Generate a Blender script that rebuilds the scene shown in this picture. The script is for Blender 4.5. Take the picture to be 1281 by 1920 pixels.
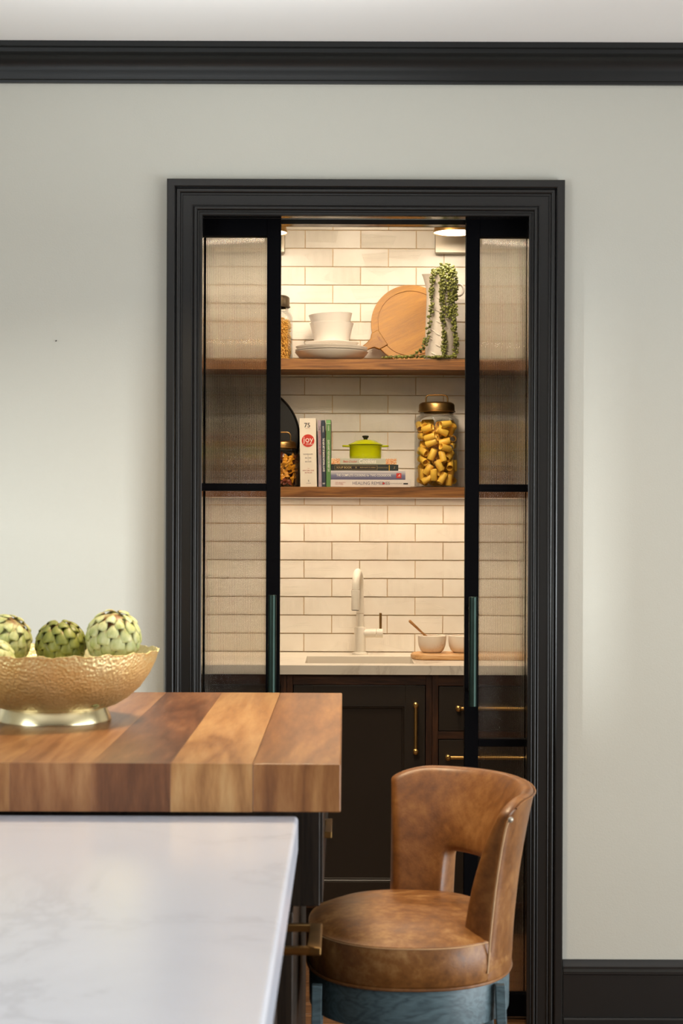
import bpy, bmesh, math, random
from mathutils import Vector, Matrix, noise
R = math.radians
S = bpy.context.scene
for o in list(bpy.data.objects): bpy.data.objects.remove(o)
COL = S.collection
# ------------------------------------------------------------------ camera, world, light, exposure
FP, CX, CY, H, ROLL = 3300.0, 648.0, 983.0, 1.385, 0.0035     # focal in px, principal point, eye height
cam = bpy.data.objects.new('camera', bpy.data.cameras.new('camera')); COL.objects.link(cam)
cd = cam.data; cd.sensor_fit = 'VERTICAL'; cd.sensor_height = 36; cd.lens = FP / 1920 * 36
cd.shift_x = -(CX - 640.5) / 1920; cd.shift_y = (CY - 960) / 1920
cam.location = (0, 0, H); cam.rotation_euler = (Matrix.Rotation(R(90), 3, 'X') @ Matrix.Rotation(ROLL, 3, 'Z')).to_euler()
cd.dof.use_dof = True; cd.dof.focus_distance = 5.95; cd.dof.aperture_fstop = 10.0
cd.clip_start = 0.05
S.camera = cam
def P(px, py, Y):
    dx, dy = px - CX, py - CY
    dx, dy = dx + ROLL * dy, dy - ROLL * dx
    return Vector((dx / FP * Y, Y, H - dy / FP * Y))
def XA(px, Y): return (px - CX) / FP * Y            # at eye height
def ZA(py, Y): return H - (py - CY) / FP * Y        # on the centre line

S.view_settings.view_transform = 'Standard'; S.view_settings.look = 'None'
S.view_settings.exposure = 0.10; S.view_settings.gamma = 1.0; S.view_settings.use_curve_mapping = False
w = bpy.data.worlds.new('world'); S.world = w; w.use_nodes = True
w.node_tree.nodes['Background'].inputs[0].default_value = (0.80, 0.86, 0.86, 1)
w.node_tree.nodes['Background'].inputs[1].default_value = 0.50
def area(name, loc, target, sx, sy, power, col):
    l = bpy.data.lights.new(name, 'AREA'); l.shape = 'RECTANGLE'; l.size = sx; l.size_y = sy; l.energy = power; l.color = col
    o = bpy.data.objects.new(name, l); COL.objects.link(o); o.location = loc
    o.rotation_euler = (Vector(target) - Vector(loc)).to_track_quat('-Z', 'Y').to_euler(); return o
area('window_light', (-10.0, -1.0, 1.43), (-0.8, 4.85, 1.1), 0.10, 1.9, 1080, (0.90, 0.97, 1.0))
area('window_light_right', (3.15, 1.8, 0.9), (0.0, 1.8, 0.9), 3.6, 1.4, 120, (0.90, 0.96, 1.0))
area('window_light_left', (-2.9, 0.4, 1.05), (0.0, 0.4, 1.05), 2.4, 1.5, 82, (0.86, 0.95, 1.0))
area('warm_fill_light', (-0.15, 3.45, 2.05), (-0.10, 3.4, 0), 0.22, 0.22, 15, (1.0, 0.76, 0.46))  # added warm fill above the block and stool, not a real pendant
area('ceiling_fill_light', (-0.35, 3.9, 2.20), (-0.35, 3.9, 3), 1.2, 0.6, 4.5, (0.92, 0.98, 1.0))  # added upward fill to brighten the ceiling, no such lamp in the room
area('pantry_ceiling_light', (0.06, 5.72, 2.60), (0.06, 5.72, 0), 0.26, 0.26, 8, (1.0, 0.82, 0.60))
area('pantry_front_fill', (0.06, 5.22, 2.55), (0.06, 5.4, 0), 0.26, 0.26, 14.5, (1.0, 0.83, 0.62))  # second pantry lamp, added to light the shelf fronts

# ------------------------------------------------------------------ materials
def lin(c): c /= 255.0; return c / 12.92 if c <= 0.04045 else ((c + 0.055) / 1.055) ** 2.4
def rgb(r, g, b): return (lin(r), lin(g), lin(b), 1)
class NT:
    def __init__(s, name):
        s.m = bpy.data.materials.new(name); s.m.use_nodes = True; s.t = s.m.node_tree; s.n = s.t.nodes; s.b = s.n['Principled BSDF']
    def new(s, t, **k):
        x = s.n.new(t)
        for a, v in k.items(): setattr(x, a, v)
        return x
    def l(s, a, b): s.t.links.new(a, b)
    def coord(s, scale=(1, 1, 1), rnd=True, rot=(0, 0, 0)):
        tc = s.new('ShaderNodeTexCoord'); mp = s.new('ShaderNodeMapping'); mp.inputs['Scale'].default_value = scale; mp.inputs['Rotation'].default_value = rot
        if any(rot): mp.vector_type = 'TEXTURE'; mp.inputs['Scale'].default_value = tuple(1 / c for c in scale)
        s.l(tc.outputs['Object'], mp.inputs['Vector'])
        if rnd:
            oi = s.new('ShaderNodeObjectInfo'); mu = s.new('ShaderNodeMath', operation='MULTIPLY'); mu.inputs[1].default_value = 37.0
            s.l(oi.outputs['Random'], mu.inputs[0]); s.l(mu.outputs[0], mp.inputs['Location'])
        return mp.outputs[0]
    def noise(s, vec, scale, detail=4, rough=0.5, dist=0.0):
        n = s.new('ShaderNodeTexNoise'); n.inputs['Scale'].default_value = scale; n.inputs['Detail'].default_value = detail
        n.inputs['Roughness'].default_value = rough; n.inputs['Distortion'].default_value = dist; s.l(vec, n.inputs['Vector']); return n.outputs['Fac']
    def ramp(s, fac, stops):
        r = s.new('ShaderNodeValToRGB'); e = r.color_ramp.elements
        e[0].position, e[0].color = stops[0]; e[1].position, e[1].color = stops[-1]
        for p, c in stops[1:-1]: x = e.new(p); x.color = c
        s.l(fac, r.inputs[0]); return r.outputs[0]
    def mix(s, fac, a, b, mode='MIX'):
        m = s.new('ShaderNodeMix', data_type='RGBA', blend_type=mode)
        for i, v in ((0, fac), (6, a), (7, b)):
            if isinstance(v, (int, float, tuple)): m.inputs[i].default_value = v
            else: s.l(v, m.inputs[i])
        return m.outputs[2]
    def bump(s, fac, dist, strength=1.0):
        b = s.new('ShaderNodeBump'); b.inputs['Distance'].default_value = dist; b.inputs['Strength'].default_value = strength
        s.l(fac, b.inputs['Height']); s.l(b.outputs[0], s.b.inputs['Normal']); return b
    def base(s, v):
        if isinstance(v, tuple): s.b.inputs['Base Color'].default_value = v
        else: s.l(v, s.b.inputs['Base Color'])
    def set(s, rough=0.5, metal=0.0, spec=0.5, coat=0.0):
        s.b.inputs['Roughness'].default_value = rough; s.b.inputs['Metallic'].default_value = metal
        s.b.inputs['Specular IOR Level'].default_value = spec; s.b.inputs['Coat Weight'].default_value = coat; return s.m
def plain(name, col, rough=0.5, metal=0.0, var=0.06, scale=8, bump=0.0, bscale=60, spec=0.5):
    t = NT(name); v = t.coord(rnd=True); n = t.noise(v, scale)
    d = tuple(c * (1 - var) for c in col[:3]) + (1,); u = tuple(min(1, c * (1 + var)) for c in col[:3]) + (1,)
    t.base(t.ramp(n, [(0.3, d), (0.7, u)]))
    if bump: t.bump(t.noise(v, bscale, 3), bump)
    return t.set(rough, metal, spec)
def wood(name, cols, scale, rough=0.45, fine=1.0, bump=0.0004, rot=(0, 0, 0), ring=9.0, spec=0.5):
    """scale stretches the grain: small along the grain, large across it"""
    t = NT(name); v = t.coord(scale, rot=rot)
    big = t.noise(v, ring * 0.12, 3, 0.55, 0.8)
    wv = t.new('ShaderNodeMath', operation='MULTIPLY'); wv.inputs[1].default_value = ring; t.l(big, wv.inputs[0])
    fr = t.new('ShaderNodeMath', operation='PINGPONG'); fr.inputs[1].default_value = 1.0; t.l(wv.outputs[0], fr.inputs[0])
    fi = t.noise(v, 7.0 * fine, 5, 0.65)
    a = t.new('ShaderNodeMath', operation='MULTIPLY_ADD'); a.inputs[1].default_value = 0.35; t.l(fr.outputs[0], a.inputs[0])
    sc = t.new('ShaderNodeMath', operation='MULTIPLY'); sc.inputs[1].default_value = 0.65; t.l(fi, sc.inputs[0]); t.l(sc.outputs[0], a.inputs[2])
    c = t.ramp(a.outputs[0], [(0.22, cols[0]), (0.5, cols[1]), (0.78, cols[2])])
    oi = t.new('ShaderNodeObjectInfo'); br = t.ramp(oi.outputs['Random'], [(0, (0.82, 0.80, 0.78, 1)), (1, (1, 1, 1, 1))])
    t.base(t.mix(1.0, c, br, 'MULTIPLY')); t.bump(fi, bump); return t.set(rough, 0, spec)
M = {}
M['wall'] = plain('wall_paint', rgb(199, 197, 186), 0.65, 0, 0.012, 1.5, 0.0003, 220, 0.3)
M['ceiling'] = plain('ceiling_paint', rgb(248, 246, 243), 0.8, 0, 0.01, 2)
M['shade'] = plain('deep_grey_paint', rgb(96, 92, 86), 0.6, 0, 0.02, 3)
M['trim'] = plain('charcoal_trim_paint', rgb(30, 29, 28), 0.3, 0, 0.05, 6, 0.00008, 90, 0.5)
M['jamb'] = plain('gloss_black_jamb_paint', rgb(34, 32, 30), 0.12, 0, 0.05, 6, spec=0.9)
M['crown'] = plain('black_crown_paint', rgb(27, 28, 28), 0.38, 0, 0.06, 5, 0.00008, 60, 0.4)
M['door'] = plain('black_door_paint', rgb(4, 4, 7), 0.6, 0, 0.05, 6, 0, 60, 0.06)
M['grout'] = plain('sand_grout', rgb(222, 198, 164), 0.9, 0, 0.08, 30, 0.0005, 300)
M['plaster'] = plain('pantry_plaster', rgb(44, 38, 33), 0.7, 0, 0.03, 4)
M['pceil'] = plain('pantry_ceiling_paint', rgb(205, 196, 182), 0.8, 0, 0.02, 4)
M['brass'] = plain('satin_brass', rgb(214, 172, 104), 0.36, 1, 0.05, 20)
M['antique'] = plain('antique_brass', rgb(164, 130, 80), 0.36, 1, 0.15, 30, 0.0001, 200)
M['pewter'] = plain('pewter_lid_metal', rgb(110, 96, 76), 0.4, 1, 0.1, 30)
M['silver'] = plain('brushed_nickel_plate', rgb(176, 166, 150), 0.4, 0.6, 0.04, 20)
M['bronze'] = plain('green_bronze_pull', rgb(46, 62, 56), 0.38, 0.8, 0.12, 25)
M['graphite'] = plain('graphite_metal', rgb(60, 60, 60), 0.35, 0.9, 0.1, 20)
M['ceramic'] = plain('white_glazed_ceramic', rgb(232, 226, 218), 0.28, 0, 0.02, 10)
M['matte_white'] = plain('matte_white_enamel', rgb(236, 228, 214), 0.38, 0, 0.01, 10)
M['basin'] = plain('pale_stone_basin', rgb(200, 188, 170), 0.4, 0, 0.05, 20)
M['vase'] = plain('rough_greige_stoneware', rgb(206, 196, 184), 0.75, 0, 0.08, 30, 0.0006, 90)
M['lime'] = plain('lime_green_enamel', rgb(190, 196, 10), 0.14, 0, 0.04, 12)
M['black'] = plain('black_matte', rgb(16, 14, 13), 0.45, 0, 0.1, 10)
M['cabinet'] = plain('dark_olive_cabinet_paint', rgb(46, 38, 30), 0.4, 0, 0.05, 6)
M['oak'] = wood('oak_shelf', [rgb(98, 60, 24), rgb(142, 92, 42), rgb(170, 118, 60)], (1.2, 14, 26), 0.5, 1.3)
M['walnut_frame'] = wood('walnut_face_frame', [rgb(44, 24, 12), rgb(72, 42, 22), rgb(94, 58, 32)], (2, 20, 20), 0.45, 1.2)
M['walnut_frame_v'] = wood('walnut_face_frame_upright', [rgb(44, 24, 12), rgb(72, 42, 22), rgb(94, 58, 32)], (20, 20, 2), 0.45, 1.2)
M['board'] = wood('honey_board_wood', [rgb(156, 102, 22), rgb(178, 122, 26), rgb(192, 138, 34)], (3.5, 16, 44), 0.42, 1.6, ring=4, rot=(0, R(-26), 0))
M['tray_wood'] = wood('beech_tray', [rgb(206, 150, 92), rgb(222, 174, 118), rgb(234, 192, 140)], (3, 20, 30), 0.5, 1.2)
M['spoon'] = wood('olive_spoon_wood', [rgb(176, 118, 66), rgb(200, 146, 88), rgb(214, 164, 106)], (3, 20, 20), 0.5)
M['floor'] = wood('oak_floor_boards', [rgb(84, 54, 32), rgb(120, 82, 50), rgb(150, 108, 70)], (1.2, 14, 14), 0.35, 1.4)
M['island'] = wood('dark_stained_island_oak', [rgb(26, 20, 15), rgb(42, 33, 25), rgb(58, 47, 36)], (26, 20, 1.4), 0.42, 1.6)
M['frame_blue'] = wood('slate_blue_stained_ash', [rgb(66, 84, 92), rgb(88, 110, 118), rgb(102, 126, 134)], (4, 12, 16), 0.42, 1.3, ring=14)
def stave(name, a, b, c):
    return wood(name, [a, b, c], (9, 0.9, 1.4), 0.33, 1.5, 0.00003, ring=7)
M['stave'] = [stave('walnut_stave_mid', rgb(120, 74, 42), rgb(158, 106, 66), rgb(186, 136, 90)),
              stave('walnut_stave_dark', rgb(84, 50, 30), rgb(118, 74, 46), rgb(160, 110, 72)),
              stave('walnut_stave_pale', rgb(142, 94, 54), rgb(186, 136, 84), rgb(210, 166, 112)),
              stave('walnut_stave_brown', rgb(112, 68, 36), rgb(148, 98, 56), rgb(180, 130, 80))]
# marble
def marble(name, base, vein, scale, amount, rough):
    t = NT(name); v = t.coord((1, 1, 1), rnd=False, rot=(0, 0, R(35)))
    n = t.noise(v, scale, 6, 0.6, 1.4); d = t.new('ShaderNodeMath', operation='SUBTRACT'); d.inputs[1].default_value = 0.5; t.l(n, d.inputs[0])
    a = t.new('ShaderNodeMath', operation='ABSOLUTE'); t.l(d.outputs[0], a.inputs[0])
    m = t.ramp(a.outputs[0], [(0.0, (1, 1, 1, 1)), (0.03, (0.25, 0.25, 0.25, 1)), (0.12, (0, 0, 0, 1))])
    k = t.ramp(t.noise(v, scale * 0.7, 2), [(0.45, (0, 0, 0, 1)), (0.75, (amount, amount, amount, 1))])
    t.base(t.mix(t.mix(1.0, m, k, 'MULTIPLY'), base, vein)); return t.set(rough, 0, 0.5)
M['marble'] = marble('island_marble', rgb(226, 230, 242), rgb(148, 150, 162), 1.6, 0.45, 0.2)
M['pmarble'] = marble('pantry_marble', rgb(232, 224, 210), rgb(150, 130, 108), 3.0, 0.8, 0.3)
M['bmarble'] = marble('marble_bowl', rgb(236, 222, 204), rgb(190, 140, 100), 18, 0.7, 0.35)
# tiles with fine geometric relief that differs from tile to tile
def tile_mat():
    t = NT('white_relief_tile'); tc = t.new('ShaderNodeTexCoord'); sx = t.new('ShaderNodeSeparateXYZ'); t.l(tc.outputs['Object'], sx.inputs[0])
    oi = t.new('ShaderNodeObjectInfo'); wn = t.new('ShaderNodeTexWhiteNoise', noise_dimensions='1D'); t.l(oi.outputs['Random'], wn.inputs['W'])
    sc = t.new('ShaderNodeSeparateColor'); t.l(wn.outputs['Color'], sc.inputs[0])
    def mth(op, a, b=None, c=None):
        m = t.new('ShaderNodeMath', operation=op)
        for i, v in enumerate((a, b, c)):
            if v is None: continue
            if isinstance(v, (int, float)): m.inputs[i].default_value = v
            else: t.l(v, m.inputs[i])
        return m.outputs[0]
    ang = mth('MULTIPLY', sc.outputs[0], 6.283); dirx = mth('COSINE', ang); dirz = mth('SINE', ang)
    side = mth('ADD', mth('MULTIPLY', sx.outputs[0], mth('MULTIPLY', dirx, 0.45)), mth('MULTIPLY', sx.outputs[2], dirz))
    mask = mth('GREATER_THAN', side, mth('MULTIPLY_ADD', sc.outputs[1], 0.03, -0.02))
    side2 = mth('SUBTRACT', mth('MULTIPLY', sx.outputs[0], mth('MULTIPLY', dirz, 0.5)), mth('MULTIPLY', sx.outputs[2], dirx))
    mask2 = mth('GREATER_THAN', side2, -0.012); mask = mth('MULTIPLY', mask, mask2)
    vert = mth('GREATER_THAN', sc.outputs[2], 0.4)
    cd_ = mth('ADD', mth('MULTIPLY', sx.outputs[0], vert), mth('MULTIPLY', sx.outputs[2], mth('SUBTRACT', 1.0, vert)))
    wv = mth('MULTIPLY', mth('SINE', mth('MULTIPLY', cd_, 6.283 / 0.0042)), mask)
    hgt = mth('ADD', mth('MULTIPLY', wv, 0.5), mth('MULTIPLY', mask, 0.8))
    t.bump(hgt, 0.00035, 1.0)
    v = t.coord(); n = t.noise(v, 9, 3)
    t.base(t.ramp(n, [(0.3, rgb(236, 228, 216)), (0.7, rgb(244, 238, 228))])); return t.set(0.32, 0, 0.4)
M['tile'] = tile_mat()
# leather
def leather(name, a, b, c):
    t = NT(name); v = t.coord(rnd=False); n = t.noise(v, 9, 8, 0.68, 0.4); f = t.noise(v, 60, 4, 0.6)
    m = t.new('ShaderNodeMath', operation='MULTIPLY_ADD'); m.inputs[1].default_value = 0.7; t.l(n, m.inputs[0])
    q = t.new('ShaderNodeMath', operation='MULTIPLY'); q.inputs[1].default_value = 0.3; t.l(f, q.inputs[0]); t.l(q.outputs[0], m.inputs[2])
    t.base(t.ramp(m.outputs[0], [(0.32, a), (0.5, b), (0.68, c)])); t.bump(t.noise(v, 260, 3), 0.00025); 
    rr = t.ramp(n, [(0.35, (0.34,) * 3 + (1,)), (0.65, (0.5,) * 3 + (1,))]); t.l(rr, t.b.inputs['Roughness']); t.b.inputs['Specular IOR Level'].default_value = 0.5
    return t.m
M['leather'] = leather('tan_leather', rgb(92, 54, 24), rgb(134, 86, 42), rgb(168, 118, 66))
M['leather_worn'] = leather('worn_tan_leather', rgb(86, 50, 22), rgb(142, 92, 44), rgb(192, 146, 90))
M['piping'] = plain('pale_leather_piping', rgb(196, 158, 116), 0.45, 0, 0.1, 30)
# hammered brass bowl
def hammered():
    t = NT('hammered_gold_metal'); v = t.coord(rnd=False)
    vo = t.new('ShaderNodeTexVoronoi'); vo.feature = 'SMOOTH_F1'; vo.inputs['Scale'].default_value = 175; t.l(v, vo.inputs['Vector'])
    t.bump(vo.outputs['Distance'], 0.0018, 1.0); t.base(t.ramp(t.noise(v, 20), [(0.3, rgb(230, 212, 150)), (0.7, rgb(244, 232, 180))])); return t.set(0.48, 0.9)
M['hammered'] = hammered()
M['gold'] = plain('polished_gold', rgb(236, 220, 176), 0.25, 1, 0.03, 20)
def glass(name, tint, gl=0.9):
    t = NT(name); t.n.remove(t.b); out = t.n['Material Output']
    tr = t.new('ShaderNodeBsdfTransparent'); tr.inputs[0].default_value = tint
    g = t.new('ShaderNodeBsdfGlossy'); g.inputs['Roughness'].default_value = 0.02
    lw = t.new('ShaderNodeLayerWeight'); lw.inputs['Blend'].default_value = 0.22; mx = t.new('ShaderNodeMixShader')
    mm = t.new('ShaderNodeMath', operation='MULTIPLY'); mm.inputs[1].default_value = gl; t.l(lw.outputs['Fresnel'], mm.inputs[0])
    t.l(mm.outputs[0], mx.inputs[0]); t.l(tr.outputs[0], mx.inputs[1]); t.l(g.outputs[0], mx.inputs[2]); t.l(mx.outputs[0], out.inputs[0]); return t.m
M['jar'] = glass('clear_jar_glass', (0.992, 0.995, 0.99, 1), 0.4)
def reeded():
    t = NT('reeded_glass'); t.n.remove(t.b); g = t.new('ShaderNodeBsdfRefraction'); g.inputs['IOR'].default_value = 1.5; g.inputs['Roughness'].default_value = 0.0
    g.inputs[0].default_value = (0.95, 0.94, 0.92, 1); gl = t.new('ShaderNodeBsdfGlossy'); gl.inputs['Roughness'].default_value = 0.03; mx = t.new('ShaderNodeMixShader'); mx.inputs[0].default_value = 0.012
    t.l(g.outputs[0], mx.inputs[1]); t.l(gl.outputs[0], mx.inputs[2]); t.l(mx.outputs[0], t.n['Material Output'].inputs[0]); return t.m
M['reeded'] = reeded()
def emit(name, col, s):
    t = NT(name); t.base(col); t.b.inputs['Emission Color'].default_value = col; t.b.inputs['Emission Strength'].default_value = s; return t.set(0.5)
M['lamp'] = emit('glowing_lamp_diffuser', (1.0, 0.86, 0.66, 1), 6.0)
M['pasta'] = plain('yellow_pasta', rgb(255, 200, 78), 0.45, 0, 0.1, 60)
M['farfalle'] = plain('orange_bow_pasta', rgb(214, 146, 30), 0.5, 0, 0.25, 60)
M['farfalle_dark'] = plain('beet_bow_pasta', rgb(116, 50, 26), 0.5, 0, 0.25, 60)
M['rotini'] = plain('golden_twist_pasta', rgb(226, 176, 84), 0.55, 0, 0.15, 60)
M['leaf'] = plain('bead_leaf_green', rgb(112, 116, 52), 0.32, 0, 0.5, 40)
M['stem'] = plain('dark_green_stem', rgb(62, 68, 34), 0.6)
def artichoke(name, g1, g2):
    t = NT(name); tc = t.new('ShaderNodeTexCoord'); sx = t.new('ShaderNodeSeparateXYZ'); t.l(tc.outputs['Object'], sx.inputs[0])
    v = t.coord((60, 60, 40)); n = t.noise(v, 1.0, 4)
    c = t.ramp(n, [(0.3, g1), (0.7, g2)])
    mr = t.new('ShaderNodeMapRange'); mr.inputs[1].default_value = 0.021; mr.inputs[2].default_value = 0.033; t.l(sx.outputs[2], mr.inputs[0])
    k = t.new('ShaderNodeMath', operation='MULTIPLY'); t.l(mr.outputs[0], k.inputs[0]); t.l(t.ramp(t.noise(t.coord((30, 30, 30)), 1.0, 2), [(0.35, (0, 0, 0, 1)), (0.6, (1, 1, 1, 1))]), k.inputs[1])
    t.base(t.mix(k.outputs[0], c, rgb(132, 92, 52))); return t.set(0.42, 0, 0.4)
M['arti'] = artichoke('pale_artichoke_green', rgb(162, 172, 100), rgb(216, 216, 164))
M['arti_dark'] = artichoke('deep_artichoke_green', rgb(98, 106, 42), rgb(144, 148, 74))
def flat(name, r, g, b, rough=0.5): return plain(name, rgb(r, g, b), rough, 0, 0.03, 20)

# ------------------------------------------------------------------ geometry helpers
class MB:
    def __init__(s): s.v = []; s.f = []; s.mi = []
    def add(s, vs, fs, mi=0):
        n = len(s.v); s.v += [tuple(v) for v in vs]; s.f += [tuple(i + n for i in f) for f in fs]; s.mi += [mi] * len(fs)
    def box(s, x0, x1, y0, y1, z0, z1, mi=0):
        s.add([(x0, y0, z0), (x1, y0, z0), (x1, y1, z0), (x0, y1, z0), (x0, y0, z1), (x1, y0, z1), (x1, y1, z1), (x0, y1, z1)],
              [(0, 3, 2, 1), (4, 5, 6, 7), (0, 1, 5, 4), (1, 2, 6, 5), (2, 3, 7, 6), (3, 0, 4, 7)], mi); return s
    def tube(s, pts, r, n=10, cap=True, sx=1.0):
        pts = [Vector(p) for p in pts]; rs = r if isinstance(r, (list, tuple)) else [r] * len(pts)
        base = len(s.v); prev = None
        for i, p in enumerate(pts):
            d = (pts[min(i + 1, len(pts) - 1)] - pts[max(i - 1, 0)]).normalized()
            if prev is None:
                up = Vector((0, 0, 1)) if abs(d.z) < 0.9 else Vector((1, 0, 0)); a = d.cross(up).normalized()
            else: a = (prev - d * prev.dot(d)).normalized()
            prev = a; b = d.cross(a)
            for k in range(n):
                t = 2 * math.pi * k / n; s.v.append(tuple(p + a * math.cos(t) * rs[i] * sx + b * math.sin(t) * rs[i]))
        for i in range(len(pts) - 1):
            for k in range(n):
                q = (k + 1) % n; s.f.append((base + i * n + k, base + i * n + q, base + (i + 1) * n + q, base + (i + 1) * n + k)); s.mi.append(0)
        if cap:
            s.f.append(tuple(base + k for k in range(n))[::-1]); s.f.append(tuple(base + (len(pts) - 1) * n + k for k in range(n))); s.mi += [0, 0]
        return s
    def lathe(s, prof, n=40, c=(0, 0, 0), closed=False, fx=None):
        base = len(s.v); c = Vector(c)
        for (r, z) in prof:
            for k in range(n):
                t = 2 * math.pi * k / n; p = Vector((r * math.cos(t), r * math.sin(t), z)) + c
                s.v.append(tuple(fx(p, t) if fx else p))
        m = len(prof)
        for i in range(m if closed else m - 1):
            j = (i + 1) % m
            for k in range(n):
                q = (k + 1) % n; s.f.append((base + i * n + k, base + i * n + q, base + j * n + q, base + j * n + k)); s.mi.append(0)
        if not closed:
            if prof[0][0] > 1e-6: s.f.append(tuple(base + k for k in range(n))[::-1]); s.mi.append(0)
            if prof[-1][0] > 1e-6: s.f.append(tuple(base + (m - 1) * n + k for k in range(n))); s.mi.append(0)
        return s
    def prism(s, poly, y0, y1):      # polygon in XZ, extruded along Y
        n = len(poly); vs = [(x, y0, z) for x, z in poly] + [(x, y1, z) for x, z in poly]
        s.add(vs, [tuple(range(n)), tuple(range(2 * n - 1, n - 1, -1))] + [(i, i + n, (i + 1) % n + n, (i + 1) % n) for i in range(n)]); return s
    def mesh(s, name, smooth=40):
        me = bpy.data.meshes.new(name); me.from_pydata(s.v, [], s.f); me.update()
        bm = bmesh.new(); bm.from_mesh(me); bmesh.ops.remove_doubles(bm, verts=bm.verts, dist=1e-6); bmesh.ops.recalc_face_normals(bm, faces=bm.faces); bm.to_mesh(me); bm.free()
        if smooth:
            me.shade_smooth(); me.set_sharp_from_angle(angle=R(smooth))
        return me
    def build(s, name, mat, parent=None, loc=None, smooth=40, bevel=0, seg=2, rot=None, subsurf=0):
        me = s.mesh(name, smooth); me.materials.append(mat); return link(name, me, parent, loc, bevel, seg, rot, subsurf)
def link(name, me, parent=None, loc=None, bevel=0, seg=2, rot=None, subsurf=0):
    o = bpy.data.objects.new(name, me); COL.objects.link(o)
    if parent: o.parent = parent
    if loc is not None: o.location = loc
    if rot is not None: o.rotation_euler = rot
    if bevel: m = o.modifiers.new('bevel', 'BEVEL'); m.width = bevel; m.segments = seg; m.limit_method = 'ANGLE'; m.harden_normals = True
    if subsurf: m = o.modifiers.new('sub', 'SUBSURF'); m.levels = subsurf; m.render_levels = subsurf
    return o
def tag(o, label=None, cat=None, group=None, kind=None):
    if label: o['label'] = label
    if cat: o['category'] = cat
    if group: o['group'] = group
    if kind: o['kind'] = kind
    return o
def empty(name, loc, rot=(0, 0, 0)):
    o = bpy.data.objects.new(name, None); COL.objects.link(o); o.location = loc; o.rotation_euler = rot; o.empty_display_size = 0.05; return o
def copy_tree(o, parent=None):
    c = o.copy(); COL.objects.link(c)
    if parent: c.parent = parent
    for ch in [x for x in o.children]: copy_tree(ch, c)
    return c
def box(name, x0, x1, y0, y1, z0, z1, mat, parent=None, bevel=0.0, seg=2, off=None):
    """origin at the bottom centre of the box; off = parent's world location"""
    cx, cy, cz = (x0 + x1) / 2, (y0 + y1) / 2, z0
    l = Vector((cx, cy, cz)) - (Vector(off) if off else Vector())
    return MB().box(x0 - cx, x1 - cx, y0 - cy, y1 - cy, 0, z1 - z0).build(name, mat, parent, l, 0, bevel, seg)
def struct(o, label=None): o['kind'] = 'structure'; return o
def text(body, size, mat, parent, loc, spin=0.0, align='CENTER', sx=1.0, bold=0.0, shear=0.0, ext=0.0002, name='lettering'):
    cu = bpy.data.curves.new('t', 'FONT'); cu.body = body; cu.size = size; cu.align_x = align; cu.align_y = 'CENTER'; cu.offset = bold * size; cu.shear = shear; cu.extrude = ext; cu.resolution_u = 3
    t = bpy.data.objects.new('t', cu); COL.objects.link(t); bpy.context.view_layer.update()
    me = bpy.data.meshes.new_from_object(t.evaluated_get(bpy.context.evaluated_depsgraph_get())); bpy.data.objects.remove(t)
    for v in me.vertices: v.co.x *= sx
    me.materials.clear(); me.materials.append(mat)
    o = bpy.data.objects.new(name, me); COL.objects.link(o); o.parent = parent; o.location = loc
    o.rotation_euler = (Matrix.Rotation(R(spin), 3, 'Y') @ Matrix.Rotation(R(90), 3, 'X')).to_euler(); return o

# ------------------------------------------------------------------ the setting
YW = 4.85; YB = 5.03; YP = 6.48                    # kitchen face, pantry face of the dividing wall, tiled wall
XL, XR = XA(378, YW), XA(990, YW); ZH = ZA(405, YW)      # opening
CZ = 2.69
w1 = MB()
for (y0, y1) in ((YW, YW + 0.045), (YB - 0.045, YB)):
    w1.box(-3.0, XL - 0.001, y0, y1, 0, CZ); w1.box(XR + 0.001, 3.2, y0, y1, 0, CZ); w1.box(XL - 0.001, XR + 0.001, y0, y1, ZH + 0.001, CZ)
w1.box(-3.0, XL - 0.42, YW + 0.045, YB - 0.045, 0, CZ); w1.box(XR + 0.42, 3.2, YW + 0.045, YB - 0.045, 0, CZ)
wk = struct(w1.build('wall_kitchen', M['wall'], smooth=0)); wk['label'] = 'pale greige painted wall around the pocket door opening'
struct(box('ceiling', -3.0, 3.2, -2.5, YW, CZ, CZ + 0.1, M['ceiling']))
struct(box('wall_right', 3.2, 3.3, -2.5, YW, 0, CZ, M['wall'])); struct(box('wall_back', -3.1, 3.3, -2.6, -2.5, 0, CZ, M['shade']))
# unseen left wall of the kitchen, its openings cut to shape the window light
lw_ = MB(); ys = [-2.5, 2.758, 2.885, 3.285, 4.75, YW]
for i in (0, 2, 4): lw_.box(-3.1, -3.0, ys[i], ys[i + 1], 0, CZ)
for i in (1, 3): lw_.box(-3.1, -3.0, ys[i], ys[i + 1], 0, 0.25); lw_.box(-3.1, -3.0, ys[i], ys[i + 1], 1.616, CZ)
struct(lw_.build('wall_left', M['wall'], smooth=0))
# floor boards
fl = empty('floor', (0, 0, 0)); fl['kind'] = 'structure'
MB().box(-3.1, 3.3, -2.5, 6.6, -0.12, -0.021).build('subfloor', M['grout'], fl, smooth=0)
random.seed(5)
fm = MB().box(-3.05, 3.15, 0, 0.118, -0.02, 0).mesh('floor_board', 0); fm.materials.append(M['floor'])
for i in range(34):
    link('floor_board', fm, fl, (0.02, 2.46 + i * 0.12, 0), bevel=0.0015, seg=1)
MB().box(-3.05, 3.15, -2.5, 2.45, -0.02, 0).build('floor_boards_near', M['floor'], fl, smooth=0)['kind'] = 'stuff'
nl = MB().tube([(0, 0, 0), (0, -0.006, -0.002)], 0.0016, 8).build('nail', bpy.data.materials.get('black_matte'), None, (P(105.5, 638.5, YW).x, YW, P(105.5, 638.5, YW).z)); tag(nl, 'tiny dark nail left in the greige wall left of the doorway', 'nail')
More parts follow.
